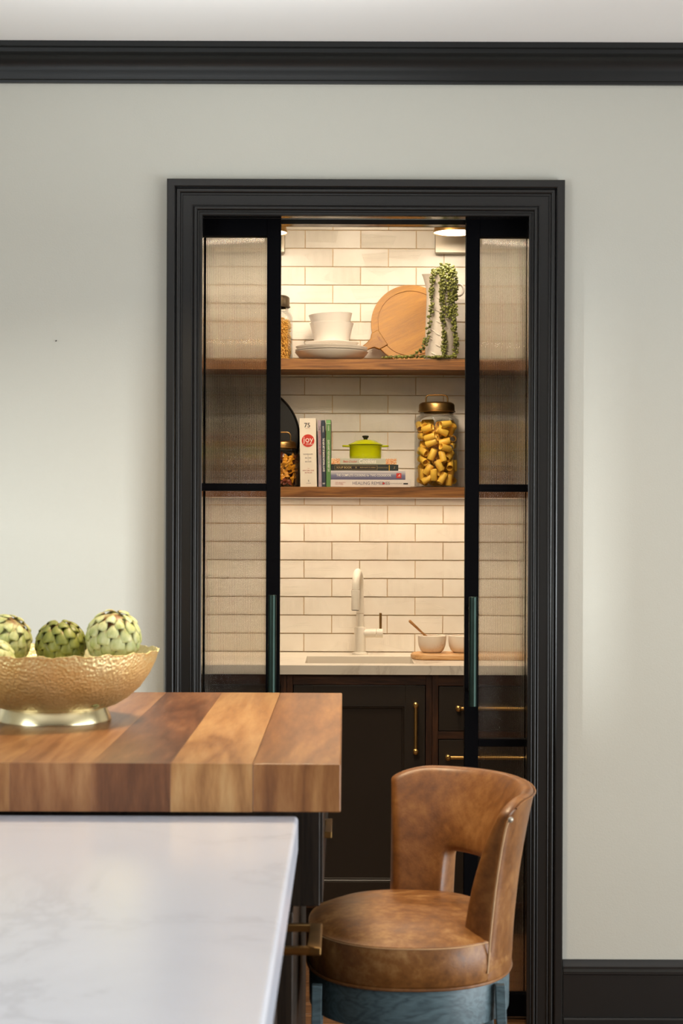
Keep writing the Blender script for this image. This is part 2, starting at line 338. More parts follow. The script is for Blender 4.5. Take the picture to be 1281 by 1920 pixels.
# crown moulding
cp = [(0, 0), (-0.012, 0), (-0.014, 0.006), (-0.020, 0.008), (-0.022, 0.016)]
for k in range(9):
    a = R(90) * k / 8; cp.append((-0.024 - 0.046 * (1 - math.cos(a)), 0.020 + 0.046 * math.sin(a)))
cp += [(-0.078, 0.068), (-0.080, 0.078), (-0.092, 0.080), (-0.094, 0.094), (0, 0.094)]
def run_x(name, prof, x0, x1, y, z, mat):
    n = len(prof); L = x1 - x0
    m = MB(); m.add([(0, py, pz) for py, pz in prof] + [(L, py, pz) for py, pz in prof], [tuple(range(n)), tuple(range(2 * n - 1, n - 1, -1))] + [(i, (i + 1) % n, (i + 1) % n + n, i + n) for i in range(n)])
    return struct(m.build(name, mat, None, (x0, y, z), smooth=25))
run_x('trim_1', cp, -3.0, 3.2, YW, CZ - 0.0935, M['crown'])['label'] = 'black crown moulding under the pale ceiling'
# baseboards
bp = [(0, 0), (-0.030, 0), (-0.030, 0.030), (-0.026, 0.034), (-0.019, 0.034), (-0.019, 0.150), (-0.024, 0.153), (-0.024, 0.160), (-0.016, 0.166), (-0.016, 0.172), (-0.010, 0.180), (-0.007, 0.189), (0, 0.189)]
XOL, XOR = XA(312.5, YW), XA(1058, YW)
run_x('baseboard_right', bp, XOR, 3.2, YW, 0, M['trim']); run_x('baseboard_left', bp, -3.0, XOL, YW, 0, M['trim'])
# casing, mitred frame: profile = (distance out from the opening edge, projection)
W = 0.0955
pr = [(W, 0), (W, 0.030), (W - 0.003, 0.033), (W - 0.019, 0.033), (W - 0.0215, 0.031), (W - 0.022, 0.021)]
for k in range(9): a = math.pi * k / 8; pr.append((W - 0.0305 + 0.0065 * math.cos(a), 0.0215 + 0.0058 * math.sin(a)))
pr += [(W - 0.0375, 0.0205), (W - 0.0390, 0.0205)]
for k in range(5): a = math.pi * k / 4; pr.append((W - 0.0410 + 0.0018 * math.cos(a), 0.0205 + 0.0016 * math.sin(a)))
pr += [(W - 0.0430, 0.0180), (0.0285, 0.0165)]
for k in range(5): a = math.pi * k / 4; pr.append((0.0268 + 0.0015 * math.cos(a), 0.0175 + 0.0015 * math.sin(a)))
pr += [(0.0240, 0.0155)]
for k in range(9): a = math.pi * k / 8; pr.append((0.0180 + 0.0048 * math.cos(a), 0.0150 + 0.0044 * math.sin(a)))
pr += [(0.0120, 0.0125)]
for k in range(5): a = math.pi * k / 4; pr.append((0.0095 + 0.0018 * math.cos(a), 0.0125 + 0.0016 * math.sin(a)))
pr += [(0.0070, 0.0110), (0.0012, 0.0105), (0, 0.0095), (0, 0)]
cm = MB(); n = len(pr); rings = []
for corner in (0, 1, 2, 3):
    for (d, p) in pr:
        x = XL - d if corner in (0, 1) else XR + d; z = 0.0 if corner in (0, 3) else ZH + d
        cm.v.append((x, YW - p, z))
for c in range(3):
    for i in range(n):
        j = (i + 1) % n; cm.f.append((c * n + i, c * n + j, (c + 1) * n + j, (c + 1) * n + i)); cm.mi.append(0)
struct(cm.build('trim_2', M['trim'], smooth=35))['label'] = 'charcoal stepped casing around the pocket doors'
# jambs and head linings (they leave the pocket slot open)
jb = MB()
for (y0, y1) in ((YW - 0.0005, YW + 0.047), (YB - 0.047, YB + 0.0005)):
    jb.box(XL - 0.014, XL, y0, y1, 0, ZH); jb.box(XR, XR + 0.014, y0, y1, 0, ZH); jb.box(XL - 0.014, XR + 0.014, y0, y1, ZH, ZH + 0.014)
jb.box(XL - 0.014, XR + 0.014, YW + 0.04, YB - 0.04, ZH + 0.03, ZH + 0.04)
struct(jb.build('trim_3', M['jamb'], smooth=0, bevel=0.001, seg=1))
# pantry shell
PX0, PX1 = -0.92, 1.04; PZ = 2.62
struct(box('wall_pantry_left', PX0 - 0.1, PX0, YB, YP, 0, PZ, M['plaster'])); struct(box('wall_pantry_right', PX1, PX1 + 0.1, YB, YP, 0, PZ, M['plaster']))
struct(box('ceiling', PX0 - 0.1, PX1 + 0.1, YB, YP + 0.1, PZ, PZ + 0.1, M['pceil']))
wp = empty('wall_pantry', (0, YP, 0)); wp['kind'] = 'structure'; wp['label'] = 'white relief subway tile wall at the back of the pantry'
MB().box(PX0 - 0.1, PX1 + 0.1, 0.0055, 0.12, 0, PZ).build('grout_bed', M['grout'], wp, smooth=0)
TW, TH, G = 0.2046, 0.0675, 0.0035
tm = MB().box(-(TW - G) / 2, (TW - G) / 2, 0, 0.009, -(TH - G) / 2, (TH - G) / 2).mesh('tile', 0); tm.materials.append(M['tile'])
bmx = bmesh.new(); bmx.from_mesh(tm); bmesh.ops.bevel(bmx, geom=[e for e in bmx.edges if all(v.co.y < 0.001 for v in e.verts)], offset=0.0012, segments=2, affect='EDGES'); bmx.to_mesh(tm); bmx.free()
Z0 = 0.914; JX = XA(570.5, YP)                # joint position of the row that starts at the worktop
rnd = random.Random(3)
for r in range(25):
    # rows 0,2,4.. have a joint at JX (as the row right on the worktop)
    ph = 0.0 if r % 2 == 0 else TW / 2
    k = -5
    while True:
        x = JX + ph + (k + 0.5) * TW; k += 1
        if x < PX0 + 0.10: continue
        if x > PX1 - 0.10: break
        o = bpy.data.objects.new('tile', tm); COL.objects.link(o); o.parent = wp
        o.location = (x, -0.0015 + rnd.uniform(-0.0005, 0.0005), Z0 + TH * (r + 0.5) + 0.001); o.rotation_euler = (rnd.uniform(-.003, .003), 0, rnd.uniform(-.0015, .0015))

# ------------------------------------------------------------------ pocket doors
YD = 4.92; DT = 0.036
def pocket_door(name, side, label):
    e0, e1 = (XA(499, YD), XA(525, YD)) if side < 0 else (XA(872.5, YD), XA(898.5, YD))
    far = e1 - 0.47 if side < 0 else e0 + 0.47
    ox = (far + (e1 if side < 0 else e0)) / 2; off = Vector((ox, YD + DT / 2, 0.008)); d = empty(name, off); d['kind'] = 'structure'; d['label'] = label
    b = lambda nm, x0, x1, z0, z1: box(nm, min(x0, x1), max(x0, x1), YD, YD + DT, z0, z1, M['door'], d, 0.0012, 1, off)
    zt = ZH + 0.022; g = [(ZA(443, YD), ZA(907, YD)), (ZA(921, YD), ZA(1385, YD)), (ZA(1399, YD), ZA(1863, YD))]
    b('stile', e0, e1, 0.01, zt); b('stile', far, far + (0.04 if side < 0 else -0.04), 0.01, zt)
    a0, a1 = (far + 0.04, e0) if side < 0 else (e1, far - 0.04)
    b('top_rail', a0, a1, g[0][0], zt); b('glazing_bar', a0, a1, g[1][0], g[0][1]); b('glazing_bar', a0, a1, g[2][0], g[1][1]); b('bottom_rail', a0, a1, 0.01, g[2][1])
    # reeded panes: half round reeds on the kitchen side
    pitch = 0.0031
    for (z1, z0) in g:
        m = MB(); xs = []; x = a0; 
        r0, r1 = (XA(384, YD) - 0.02, a1) if side < 0 else (a0, XA(987, YD))
        if side < 0: r0 = XA(384.5, YD)
        nn = int((r1 - r0) / pitch); pts = [(a0, 0.0)] if r0 > a0 + 1e-6 else []
        for i in range(nn):
            for q in range(8):
                t = q / 8; a = math.pi * t; pts.append((r0 + (i + 0.5 - 0.5 * math.cos(a)) * pitch, -0.0009 * math.sin(a)))
        pts.append((r0 + nn * pitch, 0.0)); pts.append((a1, 0.0))
        yy = 0.016
        for (x, dy) in pts: m.v += [(x - ox, yy + dy - DT / 2, z0 - off.z), (x - ox, yy + dy - DT / 2, z1 - off.z)]
        for i in range(len(pts) - 1): m.f.append((2 * i, 2 * i + 2, 2 * i + 3, 2 * i + 1)); m.mi.append(0)
        nb = len(m.v); m.v += [(a0 - ox, yy + 0.005 - DT / 2, z0 - off.z), (a0 - ox, yy + 0.005 - DT / 2, z1 - off.z), (a1 - ox, yy + 0.005 - DT / 2, z0 - off.z), (a1 - ox, yy + 0.005 - DT / 2, z1 - off.z)]
        L = len(pts) - 1
        m.f += [(nb, nb + 1, nb + 3, nb + 2), tuple([2 * i + 1 for i in range(L + 1)] + [nb + 3, nb + 1]), tuple([2 * i for i in range(L, -1, -1)] + [nb, nb + 2]), (0, 1, nb + 1, nb), (2 * L, nb + 2, nb + 3, 2 * L + 1)]; m.mi += [0] * 5
        m.build('glass_pane', M['reeded'], d, smooth=35)
    # pull
    hx = XA(511 if side < 0 else 888, YD - 0.05); pz = [ZA(1118 if side > 0 else 1116, YD - 0.05), ZA(1324, YD - 0.05)]
    pl = MB().tube([(0, 0, pz[1]), (0, 0, pz[0])], 0.0118, 20).build('pull', M['bronze'], d, (hx - ox, YD - 0.05 - off.y, -off.z), bevel=0.0012)
    for zz in (pz[0] - 0.034, pz[1] + 0.042):
        MB().tube([(0, 0, 0), (0, 0.036, 0), (0, 0.038, 0), (0, 0.0495, 0)], [0.006, 0.006, 0.0095, 0.0095], 14).build('standoff', M['graphite'], pl, (0, 0.004, zz))
    return d
pocket_door('door_1', -1, 'black framed reeded glass pocket door on the left')
pocket_door('door_2', 1, 'black framed reeded glass pocket door on the right')

# ------------------------------------------------------------------ shelves and worktop
YS = 6.25
WC0, WC1 = XA(383, YS), XA(903, YS)      # inner sides of the added dark wall cabinets between the two shelf levels
def shelf(yt, yb, label):
    z1, z0 = ZA(yt, YS), ZA(yb, YS); o = box('floating_shelf', WC0 + 0.0005, WC1 - 0.0005, YS, YP - 0.004, z0, z1, M['oak'], None, 0.001, 1)
    tag(o, label, 'shelf', 'oak floating shelves'); return z1
ZS1 = shelf(673, 693, 'upper oak shelf holding the plates and the pitcher'); ZS2 = shelf(913, 932.2, 'lower oak shelf holding the books and pasta jars')
ZS0 = ZS2 - 0.0364
M['umber'] = plain('dark_umber_cabinet_paint', rgb(26, 21, 18), 0.5, 0, 0.05, 6, spec=0.2)
def wallcab(x0, x1, label):  # guessed cabinets, added to darken the strip behind the reeded glass
    o = Vector(((x0 + x1) / 2, YP - 0.005, ZA(932.2, YS))); r = empty('added_wall_cabinet', o); tag(r, label, 'cabinet', 'added dark wall cabinets beside the shelves'); h = ZS1 - o.z; m = MB(); w_ = (x1 - x0) / 2; d_ = o.y - (YS + 0.0)
    m.box(-w_, w_, -d_ + 0.02, 0, 0, h); m.build('carcase', M['umber'], r, smooth=0, bevel=0.001, seg=1)
    n_ = 2 if x1 - x0 > 0.3 else 1
    for q in range(n_):
        a, b_ = -w_ + 2 * w_ * q / n_ + 0.002, -w_ + 2 * w_ * (q + 1) / n_ - 0.002
        dr = MB().box(a, b_, -d_, -d_ + 0.0195, 0.002, h - 0.002).build('door', M['umber'], r, smooth=0, bevel=0.001, seg=1)
wallcab(PX0 + 0.002, WC0, 'added dark wall cabinet left of the shelves, behind the left reeded door'); wallcab(WC1, PX1 - 0.002, 'added dark wall cabinet right of the shelves, darkening the view through the right reeded door')
ls = box('led_strip', PX0 + 0.1, PX1 - 0.1, YS + 0.03, YS + 0.044, ZS0 - 0.003, ZS0 - 0.0002, emit('warm_led', (1, 0.8, 0.55, 1), 0.3)); tag(ls, 'slim warm light strip under the lower oak shelf', 'light')
l = area('under_shelf_light', (0.06, YS + 0.10, ZS0 - 0.0012), (0.06, YS + 0.10, 0), 1.2, 0.012, 2.3, (1.0, 0.78, 0.55))
YC = 5.87; ZC = 0.914
sx0, sx1, sy0, sy1 = XA(573, 5.96), XA(777.5, 5.96), 5.96, 6.29
ct = MB(); c0 = Vector(((PX0 + PX1) / 2, 6.17, 0.8835))
xs = [PX0 + 0.002, sx0, sx1, PX1 - 0.002]; ysx = [YC, sy0, sy1, YP - 0.003]; zz = [0.8835, ZC]
for i in range(3):
    for j in range(3):
        if i == 1 and j == 1: continue
        A = [(xs[i], ysx[j]), (xs[i + 1], ysx[j]), (xs[i + 1], ysx[j + 1]), (xs[i], ysx[j + 1])]
        for z, fl_ in ((zz[0], True), (zz[1], False)):
            q = [(x - c0.x, y - c0.y, z - c0.z) for x, y in A]; ct.add(q[::-1] if fl_ else q, [(0, 1, 2, 3)])
def rim(loop, rev):
    for a in range(4):
        p, q = loop[a], loop[(a + 1) % 4]; v = [(p[0], p[1], zz[0]), (q[0], q[1], zz[0]), (q[0], q[1], zz[1]), (p[0], p[1], zz[1])]
        ct.add([(x - c0.x, y - c0.y, z - c0.z) for x, y, z in (v[::-1] if rev else v)], [(0, 1, 2, 3)])
rim([(xs[0], ysx[0]), (xs[3], ysx[0]), (xs[3], ysx[3]), (xs[0], ysx[3])], False); rim([(sx0, sy0), (sx1, sy0), (sx1, sy1), (sx0, sy1)], True)
tag(ct.build('pantry_worktop', M['pmarble'], None, c0, 0, 0.002, 2), 'white marble pantry worktop with small undermount sink opening', 'worktop')
sk = MB(); zb = 0.70; t_ = 0.003; r0 = [(sx0 - t_, sy0 - t_, ZC - 0.031), (sx1 + t_, sy0 - t_, ZC - 0.031), (sx1 + t_, sy1 + t_, ZC - 0.031), (sx0 - t_, sy1 + t_, ZC - 0.031)]
r1 = [(x, y, zb) for x, y, z in r0]; oo = Vector(((sx0 + sx1) / 2, (sy0 + sy1) / 2, zb - 0.01))
sk.add([Vector(p) - oo for p in r0 + r1], [(0, 4, 5, 1), (1, 5, 6, 2), (2, 6, 7, 3), (3, 7, 4, 0), (4, 7, 6, 5)])
so = empty('undermount_sink', oo); tag(so, 'small rectangular pale undermount sink in front of the white faucet', 'sink')
ob = sk.build('basin', M['basin'], so); sm = ob.modifiers.new('s', 'SOLIDIFY'); sm.thickness = 0.006; sm.offset = 1
MB().lathe([(0.0, 0.0125), (0.025, 0.0125), (0.034, 0.010)], 24).build('drain', M['silver'], so, (0, 0.05, 0))

# base cabinets
YF = 5.89
def frame_mesh(x0, x1, openings, name, parent, off):
    """face frame: uprights and rails round the openings (x0,x1,z0,z1)"""
    xs_ = sorted({o[0] for o in openings} | {o[1] for o in openings}); b = []
    ox0, ox1 = min(o[0] for o in openings), max(o[1] for o in openings)
    box('frame_stile', x0, ox0, YF, YF + 0.02, 0.10, 0.8825, M['walnut_frame_v'], parent, 0.0008, 1, off); box('frame_stile', ox1, x1, YF, YF + 0.02, 0.10, 0.8825, M['walnut_frame_v'], parent, 0.0008, 1, off)
    zs = sorted([(o[2], o[3]) for o in openings]); cur = 0.10
    for (a, bb) in zs:
        box('frame_rail', ox0, ox1, YF, YF + 0.02, cur, a, M['walnut_frame'], parent, 0.0008, 1, off); cur = bb
    box('frame_rail', ox0, ox1, YF, YF + 0.02, cur, 0.8825, M['walnut_frame'], parent, 0.0008, 1, off)
def carcase(x0, x1, parent, off):
    m = MB(); T = 0.018; y0, y1 = YF + 0.0205, YP - 0.01
    m.box(x0, x0 + T, y0, y1, 0.10, 0.8825); m.box(x1 - T, x1, y0, y1, 0.10, 0.8825); m.box(x0 + T, x1 - T, y0, y1, 0.10, 0.118); m.box(x0 + T, x1 - T, y1 - T, y1, 0.118, 0.8825)
    m.box(x0, x1, YF + 0.07, YF + 0.085, 0, 0.10)
    m.v = [tuple(Vector(v) - Vector(off)) for v in m.v]; m.build('carcase', M['cabinet'], parent, smooth=0)
def shaker(nm, x0, x1, z0, z1, parent, off, rail):
    g = 0.0025; x0 += g; x1 -= g; z0 += g; z1 -= g; y0 = YF + 0.001
    c = Vector(((x0 + x1) / 2, y0, z0)); d = MB(); h = z1 - z0; wv = (x1 - x0) / 2
    m = MB()
    m.box(-wv, -wv + rail, 0, 0.02, 0, h); m.box(wv - rail, wv, 0, 0.02, 0, h); m.box(-wv + rail, wv - rail, 0, 0.02, 0, rail); m.box(-wv + rail, wv - rail, 0, 0.02, h - rail, h)
    dd = m.build(nm, M['cabinet'], parent, c - Vector(off), smooth=0, bevel=0.0008, seg=1)
    # bead and recessed panel
    k = MB(); r = rail
    prof = [(0, 0.001), (0.003, 0.0005), (0.006, 0.004), (0.010, 0.005), (0.012, 0.009), (0.016, 0.0095)]
    for i in range(len(prof) - 1):
        (a, ya), (b, yb) = prof[i], prof[i + 1]
        def ring(q, y): return [(-wv + r + q, y, r + q), (wv - r - q, y, r + q), (wv - r - q, y, h - r - q), (-wv + r + q, y, h - r - q)]
        A, B = ring(a, ya), ring(b, yb)
        for s_ in range(4): k.add([A[s_], A[(s_ + 1) % 4], B[(s_ + 1) % 4], B[s_]], [(0, 1, 2, 3)])
    A = ring(0.016, 0.0095); k.add(A, [(0, 1, 2, 3)]); k.build('panel', M['cabinet'], dd, (0, 0, 0), smooth=20)
    return dd, c
def bar_pull(parent, c, p0, p1):
    """brass bar on two round ended posts"""
    p0, p1 = Vector(p0), Vector(p1); d = (p1 - p0).normalized(); m = MB()
    h = bpy.data.objects.new('handle', None)
    m.tube([p0 - d * 0.004 - c, p1 + d * 0.004 - c], 0.0062, 14)
    hb = m.build('handle', M['brass'], parent)
    for q in (p0, p1):
        MB().tube([q + Vector((0, -0.010, 0)) - c, q + Vector((0, -0.006, 0)) - c, q + Vector((0, 0.004, 0)) - c, Vector((q.x, YF + 0.001, q.z)) - c], [0.005, 0.0095, 0.0095, 0.0075], 16).build('handle_post', M['brass'], hb)
XC1, XC2 = XA(539, YF), XA(811.5, YF)
# sink cabinet
o = Vector(((XC1 + XC2) / 2, YF + 0.3, 0)); cab = empty('base_cabinet', o); tag(cab, 'dark base cabinet under the sink with one wide door and long brass bar handle', 'cabinet', 'pantry base cabinets')
dx0, dx1 = XA(550.6, YF), XA(800, YF); zt_, zb_ = ZA(1284, YF), 0.12
frame_mesh(XC1 + .0003, XC2 - .0003, [(dx0, dx1, zb_, zt_)], 'frame', cab, o); carcase(XC1 + .0003, XC2 - .0003, cab, o)
d, c = shaker('door', dx0, dx1, zb_, zt_, cab, o, 0.066)
bar_pull(d, c, (XA(781, YF - .03), YF - 0.03, ZA(1322, YF - .03)), (XA(781, YF - .03), YF - 0.03, ZA(1409, YF - .03)))
# left cabinet
o = Vector(((PX0 + XC1) / 2, YF + 0.3, 0)); cab = empty('base_cabinet', o); tag(cab, 'dark base cabinet left of the sink cabinet, mostly behind the left glass door', 'cabinet', 'pantry base cabinets')
lx0, lx1 = PX0 + 0.04, XA(527.5, YF)
frame_mesh(PX0 + .003, XC1 - .0003, [(lx0, lx1, zb_, zt_)], 'frame', cab, o); carcase(PX0 + .003, XC1 - .0003, cab, o)
d, c = shaker('door', lx0, lx1, zb_, zt_, cab, o, 0.066); bar_pull(d, c, (lx0 + .05, YF - 0.03, ZA(1322, YF)), (lx0 + .05, YF - 0.03, ZA(1409, YF)))
# drawer cabinet
o = Vector(((PX1 + XC2) / 2, YF + 0.3, 0)); cab = empty('base_cabinet', o); tag(cab, 'dark drawer cabinet right of the sink cabinet with brass pulls', 'cabinet', 'pantry base cabinets')
rx0, rx1 = XA(823, YF), PX1 - 0.04; ops = [(rx0, rx1, ZA(1371, YF), ZA(1285, YF)), (rx0, rx1, ZA(1472, YF), ZA(1385, YF)), (rx0, rx1, zb_, ZA(1486, YF))]
frame_mesh(XC2 + .0003, PX1 - .003, ops, 'frame', cab, o); carcase(XC2 + .0003, PX1 - .003, cab, o)
for (a, b_, z0, z1), (pxx, pyy) in zip(ops, ((861, 1328), (842, 1420), (842, 1510))):
    g_ = 0.0025; c = Vector(((a + b_) / 2, YF + 0.001, z0 + g_)); d = MB().box(-(b_ - a) / 2 + g_, (b_ - a) / 2 - g_, 0, 0.02, 0, z1 - z0 - 2 * g_).build('drawer', M['cabinet'], cab, c - Vector(o), smooth=0, bevel=0.0012, seg=2); q0 = XA(pxx, YF - .03); bar_pull(d, c, (q0, YF - 0.03, ZA(pyy, YF - .03)), (2 * ((a + b_) / 2) - q0, YF - 0.03, ZA(pyy, YF - .03)))

# ------------------------------------------------------------------ faucet
fx = P(675, 1224, 6.38); fo = Vector((fx.x, 6.38, ZC)); fa = empty('faucet', fo); tag(fa, 'matte white gooseneck faucet with a bronze lever behind the sink', 'faucet')
MB().lathe([(0.0, 0), (0.029, 0), (0.029, 0.004), (0.0265, 0.0065), (0.0205, 0.009), (0.0205, 0.096), (0.0175, 0.1), (0.0, 0.1)], 32).build('body', M['matte_white'], fa)
k = 6.38 / FP
nk = []; rn = []
hz = 0.241; ra = 0.058; ang = math.atan2(-0.012, -0.10)
nk = [(0, 0, 0.095), (0, 0, 0.14), (0, 0, 0.19), (0, 0, hz)]
dirv = Vector((-0.15, -1.0, 0)).normalized() * 1.0
for i in range(1, 13):
    a = R(180) * i / 12; p = dirv * (ra - ra * math.cos(a)); nk.append((p.x, p.y, hz + ra * math.sin(a)))
e = dirv * (2 * ra); nk += [(e.x, e.y, hz - 0.002)]
MB().tube(nk, 0.0133, 20).build('neck', M['matte_white'], fa)
sp = Vector((e.x, e.y, hz - 0.003)); tl = Vector((-0.01, -0.13, -1)).normalized()
MB().tube([sp - tl * 0.0005, sp + tl * 0.0012], 0.0129, 24).build('collar_seam', M['antique'], fa)
MB().tube([(0, 0, 0.148), (0, 0, 0.149)], 0.01345, 24).build('collar_seam', M['antique'], fa)
spray = MB().tube([sp + tl * 0.0013, sp + tl * 0.002, sp + tl * 0.0025, sp + tl * 0.070, sp + tl * 0.073], [0.0133, 0.0133, 0.0148, 0.0148, 0.0138], 24).build('spray_head', M['matte_white'], fa)
MB().tube([sp + tl * 0.0731, sp + tl * 0.0739], 0.0128, 20).build('nozzle', M['black'], spray)
MB().tube([(0.002, 0, 0.0765), (0.058, 0, 0.0765)], 0.0165, 24).build('side_arm', M['matte_white'], fa)
hd = MB().tube([(0.0595, 0, 0.0765), (0.083, 0, 0.0765)], 0.0168, 24).build('handle_hub', M['matte_white'], fa, bevel=0.001)
MB().tube([(0.0745, 0, 0.093), (0.0745, 0, 0.150)], 0.0047, 12).build('lever', M['antique'], hd)

# serving board and pinch bowls
bo = P(820, 1229, 6.17); bz = ZC
tr = MB(); x0 = XA(771, 6.17); L = 0.42; hw = 0.075; pts2 = []
for k_ in range(13): a = R(90 + 180 * k_ / 12); pts2.append((x0 + hw * 0.75 + hw * 0.75 * math.cos(a), hw * math.sin(a)))
for k_ in range(13): a = R(-90 + 180 * k_ / 12); pts2.append((x0 + L - hw * 0.75 + hw * 0.75 * math.cos(a), hw * math.sin(a)))
cxb = x0 + L / 2; nn = len(pts2)
for z in (0.0, 0.0225): tr.v += [(x - cxb, y, z) for x, y in pts2]
tr.f = [tuple(range(nn))[::-1], tuple(range(nn, 2 * nn))] + [(i, (i + 1) % nn, (i + 1) % nn + nn, i + nn) for i in range(nn)]; tr.mi = [0] * len(tr.f)
tag(tr.build('serving_board', M['tray_wood'], None, (cxb, 6.17, bz), 60, 0.009, 4), 'thick pale wooden serving board on the right of the worktop', 'board')
def pinch(px, label):
    X = XA(px, 6.17); s = 1.0
    pf = [(0, 0), (0.030, 0), (0.040, 0.008), (0.047, 0.024), (0.0495, 0.042), (0.0497, 0.0585), (0.0470, 0.0605), (0.0445, 0.0585), (0.0435, 0.042), (0.040, 0.026), (0.030, 0.014), (0, 0.010)]
    ob = MB().lathe(pf, 40).build('pinch_bowl', M['bmarble'], None, (X, 6.17, bz + 0.0225)); tag(ob, label, 'bowl', 'marble bowls on the serving board'); return X
X1 = pinch(811, 'pale marble bowl with a wooden spoon in it'); X2 = pinch(868, 'pale marble bowl beside the one with the spoon, partly behind the right door')
s0 = Vector((XA(768, 6.13), 6.13, ZA(1163, 6.13))); s1 = Vector((X1 + 0.012, 6.17, bz + 0.0225 + 0.026)); so_ = s1.copy()
dd = s0 - s1
st = [s1 - so_, s1 + dd * 0.25 - so_, s1 + dd * 0.5 - so_, s1 + dd * 0.8 - so_, s0 - so_ - dd * 0.03, s0 - so_]
ob = MB().tube(st, [0.008, 0.0055, 0.0035, 0.0048, 0.0052, 0.003], 12, sx=0.8).build('wooden_spoon', M['spoon'], None, so_); tag(ob, 'small wooden spoon leaning out of the marble bowl', 'spoon')

# ------------------------------------------------------------------ sconces
def sconce(px, label):
    yl = 6.24; c = P(px, 437, yl); o = Vector((c.x, YP - 0.011, c.z)); r = empty('wall_sconce', o); tag(r, label, 'wall lamp', 'brass wall lamps over the upper shelf')
    zb0 = ZA(474.5, YP - 0.03) - o.z; MB().box(-0.0595, 0.0595, -0.03, 0.0, zb0, zb0 + 0.118).build('backplate', M['silver'], r, bevel=0.003)
    dy = yl - o.y; MB().tube([(0, -0.02, 0.03), (0, dy * 0.5, 0.085), (0, dy, 0.10), (0, dy, 0.07)], 0.008, 12).build('arm', M['brass'], r)
    shd = MB().lathe([(0.020, 0.075), (0.022, 0.070), (0.050, 0.055), (0.070, 0.030), (0.0765, 0.0), (0.0745, 0.0), (0.068, 0.028), (0.048, 0.052), (0.02, 0.068), (0.018, 0.070)], 48, closed=True).build('shade', M['brass'], r, (0, dy, 0.0))
    MB().lathe([(0, 0), (0.066, 0), (0.074, 0.002), (0.066, 0.005), (0, 0.006)], 40).build('diffuser', M['lamp'], shd, (0, 0, 0.0005))
    l = bpy.data.lights.new('sconce_lamp', 'AREA'); l.shape = 'DISK'; l.size = 0.13; l.energy = 0.82; l.color = (1.0, 0.87, 0.72); lo = bpy.data.objects.new('sconce_lamp', l); COL.objects.link(lo); lo.location = (c.x, yl, c.z - 0.004)
sconce(853, 'brass wall lamp at the right, above the trailing plant'); sconce(499, 'brass wall lamp at the left, above the glass jar, mostly behind the door')

# ------------------------------------------------------------------ upper shelf
YO = 6.35
def onshelf(px, Y, z): return Vector((XA(px, Y) + 0.0, Y, z))
def XP(px, py, Y): return P(px, py, Y).x
# glass jars
def jar(name, px, py_mid, Y, z, rb, hb, rl, zl0, zl1, label, lidmat, handle=True, ridge=False):
    o = Vector((XP(px, py_mid, Y), Y, z)); r = empty(name, o); tag(r, label, 'jar', 'lidded glass jars'); t = 0.003
    sh = hb; pf = [(0, 0.0), (rb - 0.006, 0.0), (rb, 0.006), (rb, sh - 0.022), (rb - 0.006, sh - 0.008), (rl - 0.004, sh), (rl - 0.004, zl1 - 0.004), (rl - 0.007, zl1 - 0.004), (rl - 0.007, sh - 0.001), (rb - 0.009, sh - 0.011), (rb - t, sh - 0.024), (rb - t, 0.008), (rb - 0.008, 0.005), (0, 0.005)]
    MB().lathe(pf, 56).build('glass_body', M['jar'], r)
    h = zl1 - zl0
    lp = [(0, zl1 + 0.001), (rl - 0.012, zl1 + 0.001), (rl - 0.004, zl1 - 0.003), (rl - 0.001, zl1 - 0.008), (rl - 0.001, zl0 + 0.006), (rl + 0.002, zl0 + 0.004), (rl + 0.002, zl0 + 0.001), (rl, zl0), (rl - 0.002, zl0), (rl - 0.003, zl1 - 0.006), (0, zl1 - 0.003)]
    lid = MB().lathe(lp, 56).build('lid', lidmat, r)
    if handle:
        a = rl * 0.60; hh = 0.030 if rl > 0.06 else 0.034; ps = [(-a, 0, zl1 - 0.001), (-a, 0, zl1 + hh * 0.5)]
        for k_ in range(1, 6): t_ = R(90 * k_ / 5); ps.append((-a + 0.014 * (1 - math.cos(t_)), 0, zl1 + hh * 0.5 + hh * 0.45 * math.sin(t_)))
        ps += [(-x, y, zq) for x, y, zq in ps[::-1]]
        MB().tube(ps, 0.0026, 10).build('lid_handle', lidmat, lid)
    return o, rb - t
o1, ri = jar('pasta_jar', 519, 620, YO, ZS1 + .0003, 30.0 / FP * YO, (673 - 580) / FP * YO, 24.5 / FP * YO, (673 - 573) / FP * YO, (673 - 551) / FP * YO, 'grey-lidded glass jar of tiny pasta at the left end of the upper shelf', M['pewter'], False)
# small twisted pasta (uncountable)
rnd = random.Random(11); m = MB()
for i in range(1500):
    a = rnd.random() * 6.283; rr = ri * 0.90 * (rnd.random() ** 0.25); z = 0.010 + rnd.random() * 0.140; c = Vector((rr * math.cos(a), rr * math.sin(a), z + 0.006 * math.sin(rr * 90)))
    d = Vector((rnd.gauss(0, 1), rnd.gauss(0, 1), rnd.gauss(0, 1))).normalized(); u = d.orthogonal().normalized(); v = d.cross(u); pts = []
    for q in range(4):
        t = q / 3; th = t * 4.2; pts.append(c + d * (t - 0.5) * 0.010 + (u * math.cos(th) + v * math.sin(th)) * 0.0035)
    pts = [p if (p.xy).length < ri * 0.97 else Vector((p.x * ri * 0.96 / p.xy.length, p.y * ri * 0.96 / p.xy.length, p.z)) for p in pts]
    pts = [Vector((p.x, p.y, max(p.z, 0.007))) for p in pts]
    m.tube(pts, 0.0017, 5)
tag(m.build('small_pasta', M['rotini'], None, o1), 'heap of tiny golden twisted pasta inside the upper shelf jar', 'pasta', kind='stuff')
